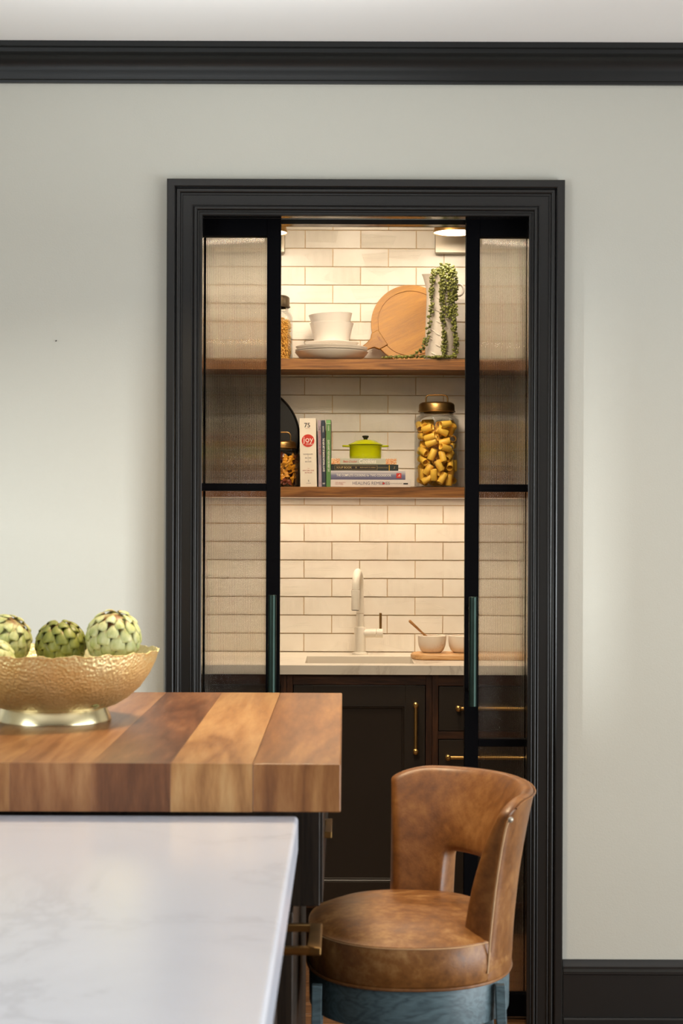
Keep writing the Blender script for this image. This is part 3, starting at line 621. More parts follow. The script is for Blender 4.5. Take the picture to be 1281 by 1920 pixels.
# plates and bowls
def lat(name, pf, px, py, Y, z, mat, label, cat, group=None, rot=(0, 0, 0), n=56):
    ob = MB().lathe(pf, n).build(name, mat, None, (XP(px, py, Y), Y, z), rot=rot); return tag(ob, label, cat, group)
s = YO / FP
def plate(z, r, h, label, first=False, rot=(0, 0, 0), dx=0):
    if first: pf = [(0, 0), (r * 0.66, 0), (r * 0.72, 0.003), (r * 0.88, h * 0.42), (r * 0.975, h * 0.84), (r, h), (r * 0.985, h + 0.0008), (r * 0.94, h * 0.86), (r * 0.84, h * 0.5), (r * 0.68, 0.008), (0, 0.006)]
    else: pf = [(0, 0), (r * 0.66, 0), (r * 0.70, 0.002), (r * 0.97, h * 0.75), (r, h - 0.0012), (r, h), (r * 0.97, h), (r * 0.68, 0.0058), (0, 0.005)]
    return lat('plate', pf, 622 + dx, 650, YO, z, M['ceramic'], label, 'plate', 'white plates under the bowls', rot)
z = ZS1 + 0.0003
plate(z, 69 * s, 0.0325, 'white shallow dish at the bottom of the plate stack', True)
plate(z + 0.0235, 68.5 * s, 0.0170, 'white plate second from the bottom of the stack')
plate(z + 0.0330, 67.5 * s, 0.0175, 'white plate just under the small plate', rot=(0, R(0.6), 0))
plate(z + 0.0530, 51 * s, 0.0140, 'small white plate directly under the two bowls')
zb1 = z + 0.0590
pf = lambda r, h: [(0, 0), (r * 0.66, 0), (r * 0.72, 0.002), (r * 0.82, h * 0.30), (r * 0.94, h * 0.8), (r, h), (r * 0.975, h + 0.0006), (r * 0.91, h * 0.8), (r * 0.79, h * 0.33), (r * 0.64, 0.009), (0, 0.006)]
lat('bowl', pf(41.5 * s, 0.0775), 622, 600, YO, zb1, M['ceramic'], 'white bowl standing on the plate stack', 'bowl', 'white bowls on the plates')
lat('bowl', pf(41.0 * s, 0.0775), 622, 600, YO, zb1 + 0.0325, M['ceramic'], 'white bowl nested tilted inside the lower white bowl', 'bowl', 'white bowls on the plates', rot=(0, R(-3.2), 0))
# round cutting board with a handle, leaning on the tiles
bc = P(770.5, 599, 6.42); rb = 74.5 / FP * 6.42; lean = R(-7)
br = empty('cutting_board', (bc.x, 6.40, ZS1 + 0.0005), (lean, 0, 0)); tag(br, 'round honey wood cutting board with handle leaning on the tiles', 'cutting board')
pfb = [(0, 0.009), (rb - 0.001, 0.009), (rb, 0.008), (rb, -0.008), (rb - 0.001, -0.009), (rb * 0.845, -0.009), (rb * 0.842, -0.0055), (rb * 0.822, -0.0055), (rb * 0.819, -0.009), (0, -0.009)]
d = MB().lathe(pfb, 96).build('disc', M['board'], br, (0, 0.010, rb / math.cos(lean) + 0.0), rot=(0, 0, 0))
for v in d.data.vertices: v.co = (v.co.x, v.co.z, v.co.y)
d.data.flip_normals()
cdz = rb
def bpnt(px, py): q = P(px, py, 6.40); return (q.x - bc.x, q.z - ZS1)
hp = [bpnt(709, 617), bpnt(728, 646), bpnt(712, 655), bpnt(702, 651), bpnt(695, 653), bpnt(684, 659), bpnt(668, 668), bpnt(662, 664), bpnt(676, 652), bpnt(689, 641), bpnt(695, 634), bpnt(697, 624)]
hm = MB().prism(hp, -0.003, 0.012); hmo = hm.build('handle', M['board'], br, (0, 0, 0), 50, 0.003, 3)
txm = flat('burnt_lettering', 120, 72, 34)
q = bpnt(712, 636); text('CRAFT', 0.010, txm, br, (q[0], -0.0034, q[1]), spin=58, ext=0.0003)
# pitcher with a trailing plant
pc = P(826, 600, 6.30); po = Vector((pc.x, 6.31, ZS1 + 0.0003)); pt = empty('pitcher', po); tag(pt, 'tall greige stoneware pitcher with ring handle holding the trailing plant', 'pitcher')
sp_ = 6.31 / FP
def lip(p, t):
    k_ = max(0, -math.cos(t)) ** 6 * max(0, (p.z - 0.25) / 0.06); p = p.copy(); p.x -= 0.017 * k_; p.z += 0.004 * k_; return p
PH = (673 - 513) * sp_
pfp = [(0, 0), (27.5 * sp_, 0), (28 * sp_, 0.004), (28 * sp_, 0.10), (26.5 * sp_, 0.19), (25.5 * sp_, 0.26), (25.8 * sp_, PH - 0.008), (26.8 * sp_, PH), (25.6 * sp_, PH + 0.001), (24.0 * sp_, PH - 0.01), (24 * sp_, 0.2), (25.5 * sp_, 0.02), (0, 0.01)]
pfp2 = []
for i in range(len(pfp) - 1):
    a, b = pfp[i], pfp[i + 1]; nseg = max(1, int(abs(b[1] - a[1]) / 0.02))
    for q in range(nseg): pfp2.append((a[0] + (b[0] - a[0]) * q / nseg, a[1] + (b[1] - a[1]) * q / nseg))
pfp2.append(pfp[-1])
MB().lathe(pfp2, 56, fx=lip).build('body', M['vase'], pt)
ring = [(26 * sp_ + 0.015 + 0.0185 * math.cos(R(a)), 0, PH - 0.052 + 0.021 * math.sin(R(a))) for a in range(-150, 151, 20)]
MB().tube(ring, 0.0042, 12).build('ring_handle', M['vase'], pt)
# relief leaves on the pitcher
rl_ = MB(); rnd = random.Random(2)
for i in range(16):
    zc = 0.02 + i * 0.014; a0 = R(-118 + 34 * (i % 2) + 20 * math.sin(i)); rr = 28.2 * sp_ - 0.0000 - max(0, zc - 0.1) * 0.027
    for q in range(1):
        pts = []
        for t in (0, .33, .66, 1): a = a0 + R(26) * (t - 0.5); pts.append((rr * math.cos(a) * 1.0, rr * math.sin(a), zc + 0.014 * (0.5 - t)))
        rl_.tube(pts, [0.0006, 0.0035, 0.003, 0.0006], 8)
rl_.build('leaf_relief', M['vase'], pt)['kind'] = 'stuff'
# plant
plo = Vector((po.x, po.y, po.z + PH - 0.02)); pl_ = empty('trailing_plant', plo); tag(pl_, 'trailing string succulent with bead-like green leaves spilling from the pitcher', 'plant')
lfm = MB().lathe([(0, -0.0055), (0.0030, -0.0035), (0.0043, 0), (0.0032, 0.0034), (0, 0.0056)], 7)
def strand(path, seed, dens=1.0, Y=None):
    rnd = random.Random(seed); pts = []
    for (px, py, y) in path: pts.append(P(px, py, y) - plo)
    # resample
    cur = [pts[0]]
    for a, b in zip(pts, pts[1:]):
        nseg = max(1, int((b - a).length / 0.004))
        for q in range(1, nseg + 1): cur.append(a + (b - a) * q / nseg + Vector((rnd.gauss(0, .0006), rnd.gauss(0, .0006), 0)))
    stn = MB().tube(cur, 0.0011, 6).build('strand', M['stem'], pl_)
    lv = MB(); k_ = 0
    for i in range(0, len(cur)):
        for rep in range(2):
            if rnd.random() > dens * 0.72: continue
            th = k_ * 2.4 + rnd.gauss(0, .4); k_ += 1
            dvec = Vector((math.cos(th), math.sin(th), rnd.uniform(-0.5, 0.3))).normalized(); sc = rnd.uniform(0.8, 1.3)
            c = cur[i] + dvec * 0.0062 * sc; 
            if c.z + plo.z < ZS1 + 0.005: c.z = ZS1 + 0.005 - plo.z + rnd.random() * 0.002
            q = dvec.to_track_quat('Z', 'Y'); lv.add([q @ (Vector(v) * sc) + c for v in lfm.v], lfm.f)
    ob = lv.build('leaf_beads', M['leaf'], stn); ob['kind'] = 'stuff'
yf = 6.245
for sd, (pth, dn) in enumerate([
    ([(822, 512, 6.30), (815, 508, 6.265), (811, 520, yf), (809, 545, yf), (809, 570, yf), (806, 600, yf), (802, 630, yf), (793, 652, yf + .01), (782, 663, yf + .02), (768, 668, yf + .03), (735, 669, yf + .04), (720, 670, yf + .04)], 0.8),
    ([(828, 512, 6.31), (829, 500, 6.27), (829, 520, yf), (829, 560, yf), (831, 600, yf), (833, 640, yf), (832, 668, yf), (815, 669.5, yf)], 1.0),
    ([(838, 512, 6.31), (846, 500, 6.27), (850, 520, yf), (852, 550, yf), (853, 590, yf), (850, 610, yf), (855, 630, yf + .01), (856, 650, yf + .01), (853, 668, yf + .01), (838, 669.5, yf)], 1.0),
    ([(835, 510, 6.31), (842, 500, 6.28), (842, 530, yf), (844, 560, yf), (841, 595, yf)], 1.0),
    ([(840, 508, 6.31), (852, 506, 6.27), (854, 530, yf + .01), (853, 560, yf + .01), (850, 585, yf + .01)], 0.9),
    ([(826, 512, 6.31), (832, 496, 6.30), (830, 515, yf), (832, 545, yf)], 1.0),
    ([(800, 668, yf + .03), (785, 669, yf + .04), (765, 669, yf + .03), (745, 669.5, yf + .03)], 1.0),
    ([(840, 669, yf + .0), (822, 669, yf + .01), (800, 669, yf + .01)], 0.9),
    ([(818, 512, 6.31), (813, 504, 6.29), (818, 512, 6.26), (822, 506, 6.28)], 1.0)]):
    strand(pth, sd + 40, dn)
for sd, (a, b) in enumerate([((829, 512), (829, 493)), ((836, 512), (840, 495)), ((842, 512), (848, 499)), ((833, 512), (834, 500)), ((822, 512), (815, 504)), ((840, 512), (852, 508))]):
    strand([(a[0], a[1], 6.30), ((a[0] + b[0]) / 2, (a[1] + b[1]) / 2 - 2, 6.29), (b[0], b[1], 6.285)], sd + 80, 0.8)

# ------------------------------------------------------------------ lower shelf
z2 = ZS2 + 0.0003
# round black tray standing against the tiles
tc_ = P(468, 817, 6.44); rt = 95 / FP * 6.44
tb = MB().lathe([(0, 0.005), (rt, 0.005), (rt, -0.006), (rt - 0.004, -0.008), (rt - 0.008, -0.004), (0, -0.003)], 80).build('round_tray', M['black'], None, (tc_.x, 6.435, z2 + rt), rot=(R(-2), 0, 0))
for v in tb.data.vertices: v.co = (v.co.x, v.co.z, v.co.y)
tb.data.flip_normals(); tag(tb, 'large round black tray standing upright behind the bow pasta jar', 'tray')
# big pasta jar
YJ = 6.34; sj = YJ / FP
oj, rij = jar('pasta_jar', 819, 830, YJ, z2, 42 * sj, (913 - 776) * sj, 34 * sj, (913 - 772) * sj, (913 - 754) * sj, 'tall brass-lidded glass jar full of yellow tube pasta', M['antique'])
tube_m = MB().lathe([(0.0117, -0.0200), (0.0121, -0.0195), (0.0121, 0.0195), (0.0117, 0.0200), (0.0106, 0.0200), (0.0102, 0.0195), (0.0102, -0.0195), (0.0106, -0.0200)], 20, closed=True).mesh('rigatoni', 40); tube_m.materials.append(M['pasta'])
rnd = random.Random(21); placed = []
def segd(p1, q1, p2, q2):
    best = 9
    for a in (0, .25, .5, .75, 1):
        A = p1 + (q1 - p1) * a
        d_ = q2 - p2; t = max(0, min(1, (A - p2).dot(d_) / d_.dot(d_))); best = min(best, (A - (p2 + d_ * t)).length)
    return best
rm = rij - 0.0015; tries = 0
def try_place(c, d, mind):
    p, q = c - d * 0.0198, c + d * 0.0198
    for e_ in (p, q):
        if (Vector((e_.x, e_.y)).length + 0.0095) > rm: return False
        if e_.z - 0.0121 * math.sqrt(1 - d.z ** 2) < 0.0055 or e_.z > 0.238: return False
    for (a, b) in placed:
        if segd(p, q, a, b) < mind: return False
    placed.append((p, q)); return True
for lay in range(14):                     # fill in layers, the outer ring first (that is what shows)
    zc = 0.020 + lay * 0.0168; 
    for k_ in range(900):
        a = rnd.random() * 6.283; outer = k_ < 720; rr = (rm - 0.0125) * (rnd.uniform(0.80, 1.0) if outer else math.sqrt(rnd.random()) * 0.8)
        c = Vector((rr * math.cos(a), rr * math.sin(a), zc + rnd.gauss(0, .005)))
        tang = Vector((-math.sin(a), math.cos(a), 0)); d = (tang * rnd.gauss(0, 1) + Vector((0, 0, 1)) * rnd.gauss(0, 0.75) + Vector((math.cos(a), math.sin(a), 0)) * rnd.gauss(0, 0.35)).normalized()
        if zc < 0.03 and k_ < 150: d = (tang + Vector((0, 0, 0.02))).normalized(); c.z = 0.0175
        try_place(c, d, 0.0186)
for (p, q) in placed:
    o = bpy.data.objects.new('rigatoni', tube_m); COL.objects.link(o); c = (p + q) / 2; o.location = oj + c; o.rotation_euler = (q - p).to_track_quat('Z', 'Y').to_euler()
    tag(o, 'yellow rigatoni tube in the tall brass-lidded jar', 'pasta', 'rigatoni in the tall jar')
print('rigatoni', len(placed))
# small jar of bow pasta
YK = 6.34; sk_ = YK / FP
ok_, rik = jar('pasta_jar', 528.3, 860, YK, z2, 34.5 * sk_, (913 - 845) * sk_, 27.5 * sk_, (913 - 841) * sk_, (913 - 827) * sk_, 'small brass-lidded glass jar of bow pasta left of the white book', M['antique'])
fmsh = MB(); NU, NV = 13, 9
for i in range(NU):
    u = -1 + 2 * i / (NU - 1)
    for j in range(NV):
        v = -1 + 2 * j / (NV - 1); wd = 0.0042 + 0.0085 * min(1, abs(u) * 1.3) ** 0.8; zg = 0.0026 * math.cos(v * math.pi * 1.5) * (1 - min(1, abs(u) * 1.6)) + 0.0022 * math.sin(v * 3) * abs(u)
        fmsh.v.append((u * (0.0165 + 0.0012 * (j % 2) * abs(u)), v * wd, zg))
for i in range(NU - 1):
    for j in range(NV - 1): fmsh.f.append((i * NV + j, (i + 1) * NV + j, (i + 1) * NV + j + 1, i * NV + j + 1)); fmsh.mi.append(0)
fa1 = fmsh.mesh('farfalle', 60); fa1.materials.append(M['farfalle']); fa2 = fa1.copy(); fa2.materials.clear(); fa2.materials.append(M['farfalle_dark'])
rnd = random.Random(8); pf_ = []; cnt = 0
for k_ in range(6000):
    a = rnd.random() * 6.283; rr = (rik - 0.012) * math.sqrt(rnd.uniform(0.1, 1)); zc = 0.018 + rnd.random() * 0.092
    c = Vector((rr * math.cos(a), rr * math.sin(a), zc))
    if any((c - q).length < 0.0178 for q in pf_): continue
    dr = Vector((-math.sin(a), math.cos(a), rnd.gauss(0, 0.8))).normalized()
    if any(Vector((e_.x, e_.y)).length > rik - 0.003 for e_ in (c + dr * 0.0165, c - dr * 0.0165)): continue
    if min((c + dr * 0.017).z, (c - dr * 0.017).z) < 0.008: continue
    pf_.append(c); dark = rnd.random() < (0.65 if zc < 0.045 else 0.18)
    o = bpy.data.objects.new('farfalle', fa2 if dark else fa1); COL.objects.link(o); o.location = ok_ + c
    rad = Vector((math.cos(a), math.sin(a), 0)); nrm = (rad + Vector((rnd.gauss(0, .4), rnd.gauss(0, .4), rnd.gauss(0, .4)))); nrm = (nrm - dr * nrm.dot(dr)).normalized()
    o.rotation_euler = Matrix((dr, nrm.cross(dr), nrm)).transposed().to_euler()
    sm = o.modifiers.new('s', 'SOLIDIFY'); sm.thickness = 0.0011
    tag(o, 'dark red-brown bow pasta piece in the small jar' if dark else 'orange-yellow bow pasta piece in the small jar', 'pasta', 'dark bow pasta in the small jar' if dark else 'orange bow pasta in the small jar')
print('farfalle', len(pf_))

# books
YB0 = 6.262
pages = flat('book_pages', 226, 210, 186, 0.8)
def book(name, w_, d_, h_, cover, x, y, z, label, rotz=0, roty=0, lay=False, group=None, ct=0.0018):
    """standing book: spine faces -Y. lay=True: w_ is the spine length (X), h_ the thickness"""
    r = empty(name, (x, y, z), (0, roty, rotz)); tag(r, label, 'book', group); m = MB()
    if not lay:
        m.box(-w_ / 2, w_ / 2, 0, 0.002, 0, h_); m.box(-w_ / 2, -w_ / 2 + ct, 0.002, d_, 0, h_); m.box(w_ / 2 - ct, w_ / 2, 0.002, d_, 0, h_)
        MB().box(-w_ / 2 + ct, w_ / 2 - ct, 0.002, d_ - 0.003, 0.003, h_ - 0.003).build('page_block', pages, r, smooth=0)
    else:
        m.box(-w_ / 2, w_ / 2, 0, 0.002, 0, h_); m.box(-w_ / 2, w_ / 2, 0.002, d_, 0, ct); m.box(-w_ / 2, w_ / 2, 0.002, d_, h_ - ct, h_)
        MB().box(-w_ / 2 + 0.003, w_ / 2 - 0.003, 0.002, d_ - 0.003, ct, h_ - ct).build('page_block', pages, r, smooth=0)
    m.build('cover', cover, r, smooth=0, bevel=0.0006, seg=1); return r
sb = YB0 / FP
def q2(px0, px1): return (XP((px0 + px1) / 2, 850, YB0), (px1 - px0) * sb)
red = flat('print_red', 206, 54, 36); blk = flat('print_black', 40, 34, 30); grey = flat('print_grey', 130, 120, 116); wht = flat('print_white', 240, 234, 222); redt = flat('print_rust', 176, 70, 56)
GV = 'cookbooks standing upright'
x, wd = q2(564.5, 593.5); b = book('cookbook', wd + 2 * sb, 0.19, 128.5 * sb, flat('ivory_cover', 238, 228, 210), x, YB0, z2, 'thick ivory cookbook with a red disc on its spine', roty=R(-1.0), group=GV, ct=0.003)
T = lambda s_, px_h, mat, dx_, dy, **k_: text(s_, px_h * sb, mat, b, (dx_ * sb, -0.0004, dy * sb), **k_)
T('75', 12, blk, -1, 115, bold=0.01); MB().box(-5 * sb, 4.5 * sb, -0.0004, 0, 109 * sb, 109.4 * sb).build('rule_line', redt, b, smooth=0)
dc = MB().lathe([(0, 0.0006), (11.9 * sb, 0.0006), (11.9 * sb, 0), (0, 0)], 48).build('red_disc', red, b, (0.2 * sb, -0.0003, 86.5 * sb), rot=(R(90), 0, 0))
T('joy', 15.5, wht, 0.5, 88.5, bold=0.0, ext=0.0009); T('OF', 3.2, wht, -0.8, 82.5, ext=0.0009); T('COOKING', 4, wht, 3, 79.5, ext=0.0009, sx=0.75)
for s_, yy in (('ROMBAUER', 61), ('BECKER', 54), ('BECKER', 47)): T(s_, 3.4, grey, 0, yy)
T('&', 2.4, grey, 0, 57.6); T('&', 2.4, grey, 0, 50.5); T('THE', 2, redt, 0, 34.3); T('NEW YORK TIMES', 3.3, redt, 0, 30.4, sx=0.8); T('BESTSELLER', 3.1, redt, 0, 26.4, sx=0.85); T('S', 5, blk, 0, 11); T('SCRIBNER', 2, grey, 0, 6.6)
x, wd = q2(597, 602.8); b = book('cookbook', wd, 0.18, 125 * sb, flat('lavender_cover', 176, 158, 170), x + 0.7 * sb, YB0 + 0.004, z2, 'slim lavender book next to the ivory book', roty=R(-0.9), group=GV)
T('THE', 4.5, blk, 0, 110, spin=90); T('LITTLE COOK BOOK', 5, redt, 0.3, 82, spin=90, sx=0.95); T('KITCHEN LIBRARY', 3.4, grey, 0.3, 52, spin=90, sx=0.8); T('D', 4, grey, 0, 7)
x, wd = q2(603.6, 610.3); b = book('cookbook', wd, 0.175, 125 * sb, flat('navy_cover', 48, 58, 72), x + 0.6 * sb, YB0 + 0.003, z2, 'slim navy book with white lettering', roty=R(-0.9), group=GV)
T('BAKING', 4, wht, 0, 108, spin=90, sx=0.8); T('THE NEW ART OF BAKING NATURAL LOAVES', 5.2, wht, 0.3, 60, spin=90, bold=0.02, sx=0.585); T('W', 5, wht, 0, 6)
x, wd = q2(612.2, 620.8); b = book('cookbook', wd, 0.20, 125.5 * sb, flat('green_cover', 92, 138, 78), x, YB0, z2, 'green spined book at the right end of the upright books', roty=R(-0.3), group=GV)
MB().box(-wd / 2 + 0.0003, wd / 2 - 0.0003, -0.0005, 0, 119 * sb, 125 * sb).build('spine_label', flat('mint_print', 120, 180, 110), b, smooth=0); MB().box(-wd / 2 + 0.0003, wd / 2 - 0.0003, -0.0006, 0, 118.2 * sb, 118.8 * sb).build('rule_line', wht, b, smooth=0)
T('QUICK & EASY VEGETABLES FOR EVERY DAY', 5, wht, 0, 58, spin=90, bold=0.012, sx=0.60); T('COOK', 3.4, wht, 0, 110, spin=90)
sd = NT('dark_red_photo_cover'); vv = sd.coord((40, 40, 22)); sd.base(sd.ramp(sd.noise(vv, 1.0, 3), [(0.35, rgb(46, 44, 26)), (0.5, rgb(96, 30, 20)), (0.62, rgb(60, 34, 24))])); sd.set(0.4)
MB().box(wd / 2 - 0.0001, wd / 2 + 0.0012, 0.001, 0.20, 0.0, 125.3 * sb).build('front_cover', sd.m, b, smooth=0)['label'] = 'dark red photographic front cover'
GH = 'cookbooks lying in the stack'
def laid(px0, px1, py0, py1, cov, label, y=YB0, d_=0.2):
    xx = XP((px0 + px1) / 2, 890, y); return book('cookbook', (px1 - px0) * sb, d_, (py1 - py0) * sb - 0.0003, cov, xx, y, z2 + (912.9 - py1) * sb, label, lay=True, group=GH)
def gradc(name, cols):
    t = NT(name); tc2 = t.new('ShaderNodeTexCoord'); sx_ = t.new('ShaderNodeSeparateXYZ'); t.l(tc2.outputs['Generated'], sx_.inputs[0]); t.base(t.ramp(sx_.outputs[2], cols)); return t.set(0.4)
b = laid(619.3, 770, 899, 912.8, flat('white_cover', 226, 216, 208), 'white book lettered HEALING REMEDIES at the bottom of the stack')
hh = 6.7; T('HEALING REMEDIES', 8.2, flat('print_slate', 96, 92, 112), 1.5, hh, sx=0.98); T('OVER 1,000 NATURAL', 2.2, redt, -56, hh + 1.5, sx=0.9); T('WAYS TO HEAL', 2.2, redt, -58, hh - 1.5); T('HEALTH & WELLNESS LIBRARY', 2.6, grey, 46, hh, sx=0.8)
MB().lathe([(0, .0004), (2.2 * sb, .0004), (2.2 * sb, 0), (0, 0)], 16).build('red_dot', red, b, (25 * sb, -0.0001, hh * sb), rot=(R(90), 0, 0)); MB().box(62 * sb, 70.5 * sb, -0.0004, 0, 4.9 * sb, 7.6 * sb).build('publisher_mark', blk, b, smooth=0)
b = laid(620.3, 760.3, 882.2, 899, gradc('grey_blue_cover', [(0.0, rgb(96, 92, 120)), (0.45, rgb(120, 120, 148)), (0.9, rgb(206, 200, 200))]), 'grey-blue thick cookbook second from the bottom of the stack')
T('THE COMPLETE COOKING for TWO COOKBOOK', 6.4, wht, -8, 7.8, sx=0.715, bold=0.01); MB().box(53 * sb, 62.5 * sb, -0.0004, 0, 2.8 * sb, 12.2 * sb).build('publisher_mark', red, b, smooth=0); T('A', 7, wht, 57.7, 7.4, shear=0.4, ext=0.0006)
b = laid(621.5, 747, 870.8, 882.2, flat('dark_teal_cover', 46, 50, 46), 'dark book with a gold framed title, third from the bottom of the stack', y=YB0 + 0.003)
gold = flat('print_gold', 196, 168, 112); MB().box(-57 * sb, 24 * sb, -0.0003, 0, 1 * sb, 10.2 * sb).build('title_frame', flat('print_olive', 104, 92, 64), b, smooth=0); MB().box(-55.5 * sb, 22 * sb, -0.0006, 0, 2.4 * sb, 8.8 * sb).build('title_panel', flat('print_umber', 40, 30, 22), b, smooth=0)
T('SOUP BOOK', 5.4, gold, -39, 5.6, ext=0.0009, bold=0.01, sx=0.95); T('X', 5, gold, -16.5, 5.6, ext=0.0009); T('FROM ROOTS TO GREENS', 3.1, gold, 5.5, 5.6, ext=0.0009, sx=0.8); T('THE SEASONAL KITCHEN', 1.8, gold, 33, 5.6); MB().box(45 * sb, 46.6 * sb, -0.0004, 0, 0, 11.3 * sb).build('yellow_band', flat('print_yellow', 206, 160, 40), b, smooth=0); T('S', 6, gold, 55, 5.6, shear=0.3)
b = laid(621, 744, 859.3, 870.8, flat('pale_sage_cover', 190, 190, 170), 'pale book lettered Cookies on top of the stack under the green pot', y=YB0 + 0.001)
T('Betty Crocker', 6.2, red, -26.5, 5.6, shear=0.35, sx=0.72); T('Cookies', 10.5, wht, 6.5, 5.9, shear=0.12, bold=0.012, sx=0.92)
ck = NT('cookie_photo_print'); vv = ck.coord((1, 1, 1)); vo = ck.new('ShaderNodeTexVoronoi'); vo.inputs['Scale'].default_value = 150; ck.l(vv, vo.inputs['Vector']); ck.base(ck.ramp(vo.outputs['Distance'], [(0.2, rgb(236, 220, 190)), (0.45, rgb(206, 116, 56)), (0.7, rgb(232, 190, 140))])); ck.set(0.45)
MB().box(-61 * sb, -45 * sb, -0.0004, 0, 0.5 * sb, 11 * sb).build('cookie_picture', ck.m, b, smooth=0); MB().box(41 * sb, 61 * sb, -0.0004, 0, 0.5 * sb, 11 * sb).build('cookie_picture', ck.m, b, smooth=0)
# lime cocotte on the stack
zt2 = z2 + (912.9 - 859.2) * sb; YQ = 6.345; sq = YQ / FP
cz = empty('cocotte', (XP(685.5, 850, YQ), YQ, zt2)); tag(cz, 'small lime green lidded pot with black knob on the book stack', 'pot')
MB().lathe([(0, 0), (28 * sq, 0), (29.5 * sq, 0.003), (30 * sq, 0.012), (30.2 * sq, 24 * sq), (31 * sq, 25.3 * sq), (30.5 * sq, 26 * sq), (28 * sq, 25.5 * sq), (27.8 * sq, 0.006), (0, 0.004)], 48).build('pot_body', M['lime'], cz)
for sg in (-1, 1):
    pts = [(sg * 28 * sq, -0.012, 24.3 * sq), (sg * 36 * sq, -0.012, 24.4 * sq), (sg * 41 * sq, -0.006, 24.6 * sq), (sg * 42 * sq, 0, 24.6 * sq), (sg * 41 * sq, 0.006, 24.6 * sq), (sg * 36 * sq, 0.012, 24.4 * sq), (sg * 28 * sq, 0.012, 24.3 * sq)]
    MB().tube(pts, 0.0033, 10).build('side_handle', M['lime'], cz)
lid = MB().lathe([(0, 37 * sq), (8 * sq, 36.6 * sq), (18 * sq, 34.5 * sq), (26 * sq, 30.5 * sq), (31.5 * sq, 28.2 * sq), (32.5 * sq, 27.2 * sq), (31.8 * sq, 26.5 * sq), (28 * sq, 26.2 * sq), (0, 26.2 * sq)], 48).build('lid', M['lime'], cz)
MB().lathe([(0, 0), (3.8 * sq, 0), (3.6 * sq, 2 * sq), (6.2 * sq, 5.2 * sq), (6.4 * sq, 6.6 * sq), (5.4 * sq, 7.6 * sq), (0, 7.8 * sq)], 24).build('knob', M['black'], lid, (0, 0, 36.6 * sq))

# ------------------------------------------------------------------ island: raised butcher block, marble slab, bases
ZB = 1.009; YBf, YBb = 2.76, 3.925
bb = empty('butcher_block', (-0.8, (YBf + YBb) / 2, 0.933)); tag(bb, 'thick walnut butcher block top carrying the gold bowl', 'worktop')
edges = [-0.006]
for px in (477.5, 323.6, 174.8, 22): edges.append((px - CX) / FP * YBf - 0.002)
while edges[-1] > -1.9: edges.append(edges[-1] - 0.128)
mats = [3, 2, 1, 0, 3, 2, 0, 1, 3, 0, 2, 1, 0, 2, 3, 1, 0, 2]
rnd = random.Random(4)
for i in range(len(edges) - 1):
    x1, x0 = edges[i], edges[i + 1]; m = MB().box((x0 - x1) / 2, (x1 - x0) / 2, -(YBb - YBf) / 2, (YBb - YBf) / 2, 0, ZB - 0.933 + 0.0)
    m.build('stave', M['stave'][mats[i]], bb, ((x0 + x1) / 2 + 0.8, 0, rnd.uniform(-0.0001, 0.0001)), 0, 0.0025 if i == 0 else 0.0004, 2)
sl = box('marble_slab', -1.95, -0.0728, 0.75, 2.775, 0.8655, 0.9255, M['marble'], None, 0.007, 4); tag(sl, 'white marble island slab in the foreground', 'worktop')
# raise the block so that it sits behind/over the slab edge
ib = empty('island_base', (-1.0, 3.0, 0)); tag(ib, 'dark stained island base under the marble and butcher block', 'island'); off = Vector((-1.0, 3.0, 0))
def ibx(nm, x0, x1, y0, y1, z0, z1, mat=M['island'], bev=0.002, par=ib): return box(nm, x0, x1, y0, y1, z0, z1, mat, par, bev, 1, off)
ibx('cabinet_body', -1.85, -0.104, 1.0, 2.74, 0.09, 0.8650); ibx('plinth', -1.85, -0.16, 1.05, 2.70, 0, 0.09)
ibx('drawer_box', -1.85, -0.040, 2.90, 3.86, 0.755, 0.9325); ibx('drawer_front', -0.0395, -0.0355, 2.905, 3.855, 0.76, 0.925, bev=0.001)
ibx('end_panel', -1.85, -0.083, 2.86, 3.84, 0, 0.7545)
# pulls
def strap_pull(x_face, x0, x1, ya, yb, zc, th):
    m = MB(); m.box(x0, x1, ya, yb, zc - th, zc); m.box(x_face, x0, ya, ya + 0.012, zc - th, zc); m.box(x_face, x0, yb - 0.012, yb, zc - th, zc)
    m.v = [tuple(Vector(v) - off) for v in m.v]; m.build('drawer_pull', M['antique'], ib, smooth=0, bevel=0.002)
strap_pull(-0.0355, -0.0335, -0.0225, 3.10, 3.24, 0.843, 0.011)
strap_pull(-0.104, -0.052, -0.034, 2.59, 2.75, 0.762, 0.012)

# ------------------------------------------------------------------ hammered bowl with artichokes
YBO = 3.36; sB = YBO / FP; bx = (103 - CX) * sB; bwo = Vector((bx, YBO, ZB + 0.0003))
bw = empty('fruit_bowl', bwo); tag(bw, 'large hammered gold bowl filled with artichokes on the butcher block', 'bowl')
def wav(p, t):
    p = p.copy(); k_ = max(0, (p.z - 0.10) / 0.033); p.z += 0.0016 * k_ * math.sin(t * 19) + 0.001 * k_ * math.sin(t * 41 + 1); return p
rB = 196 * sB
pfB = [(0.0, 0.026), (0.102, 0.026), (0.118, 0.031), (0.140, 0.044), (0.163, 0.064), (0.180, 0.088), (0.192, 0.112), (rB - 0.001, 0.132), (rB, 0.1345), (rB - 0.0022, 0.135), (0.189, 0.112), (0.177, 0.089), (0.160, 0.067), (0.138, 0.048), (0.116, 0.035), (0.10, 0.030), (0, 0.030)]
fine = []
for i in range(len(pfB) - 1):
    a, b_ = pfB[i], pfB[i + 1]
    for q in range(2): fine.append((a[0] + (b_[0] - a[0]) * q / 2, a[1] + (b_[1] - a[1]) * q / 2))
fine.append(pfB[-1])
MB().lathe(fine, 128, fx=wav).build('bowl_body', M['hammered'], bw, smooth=60)
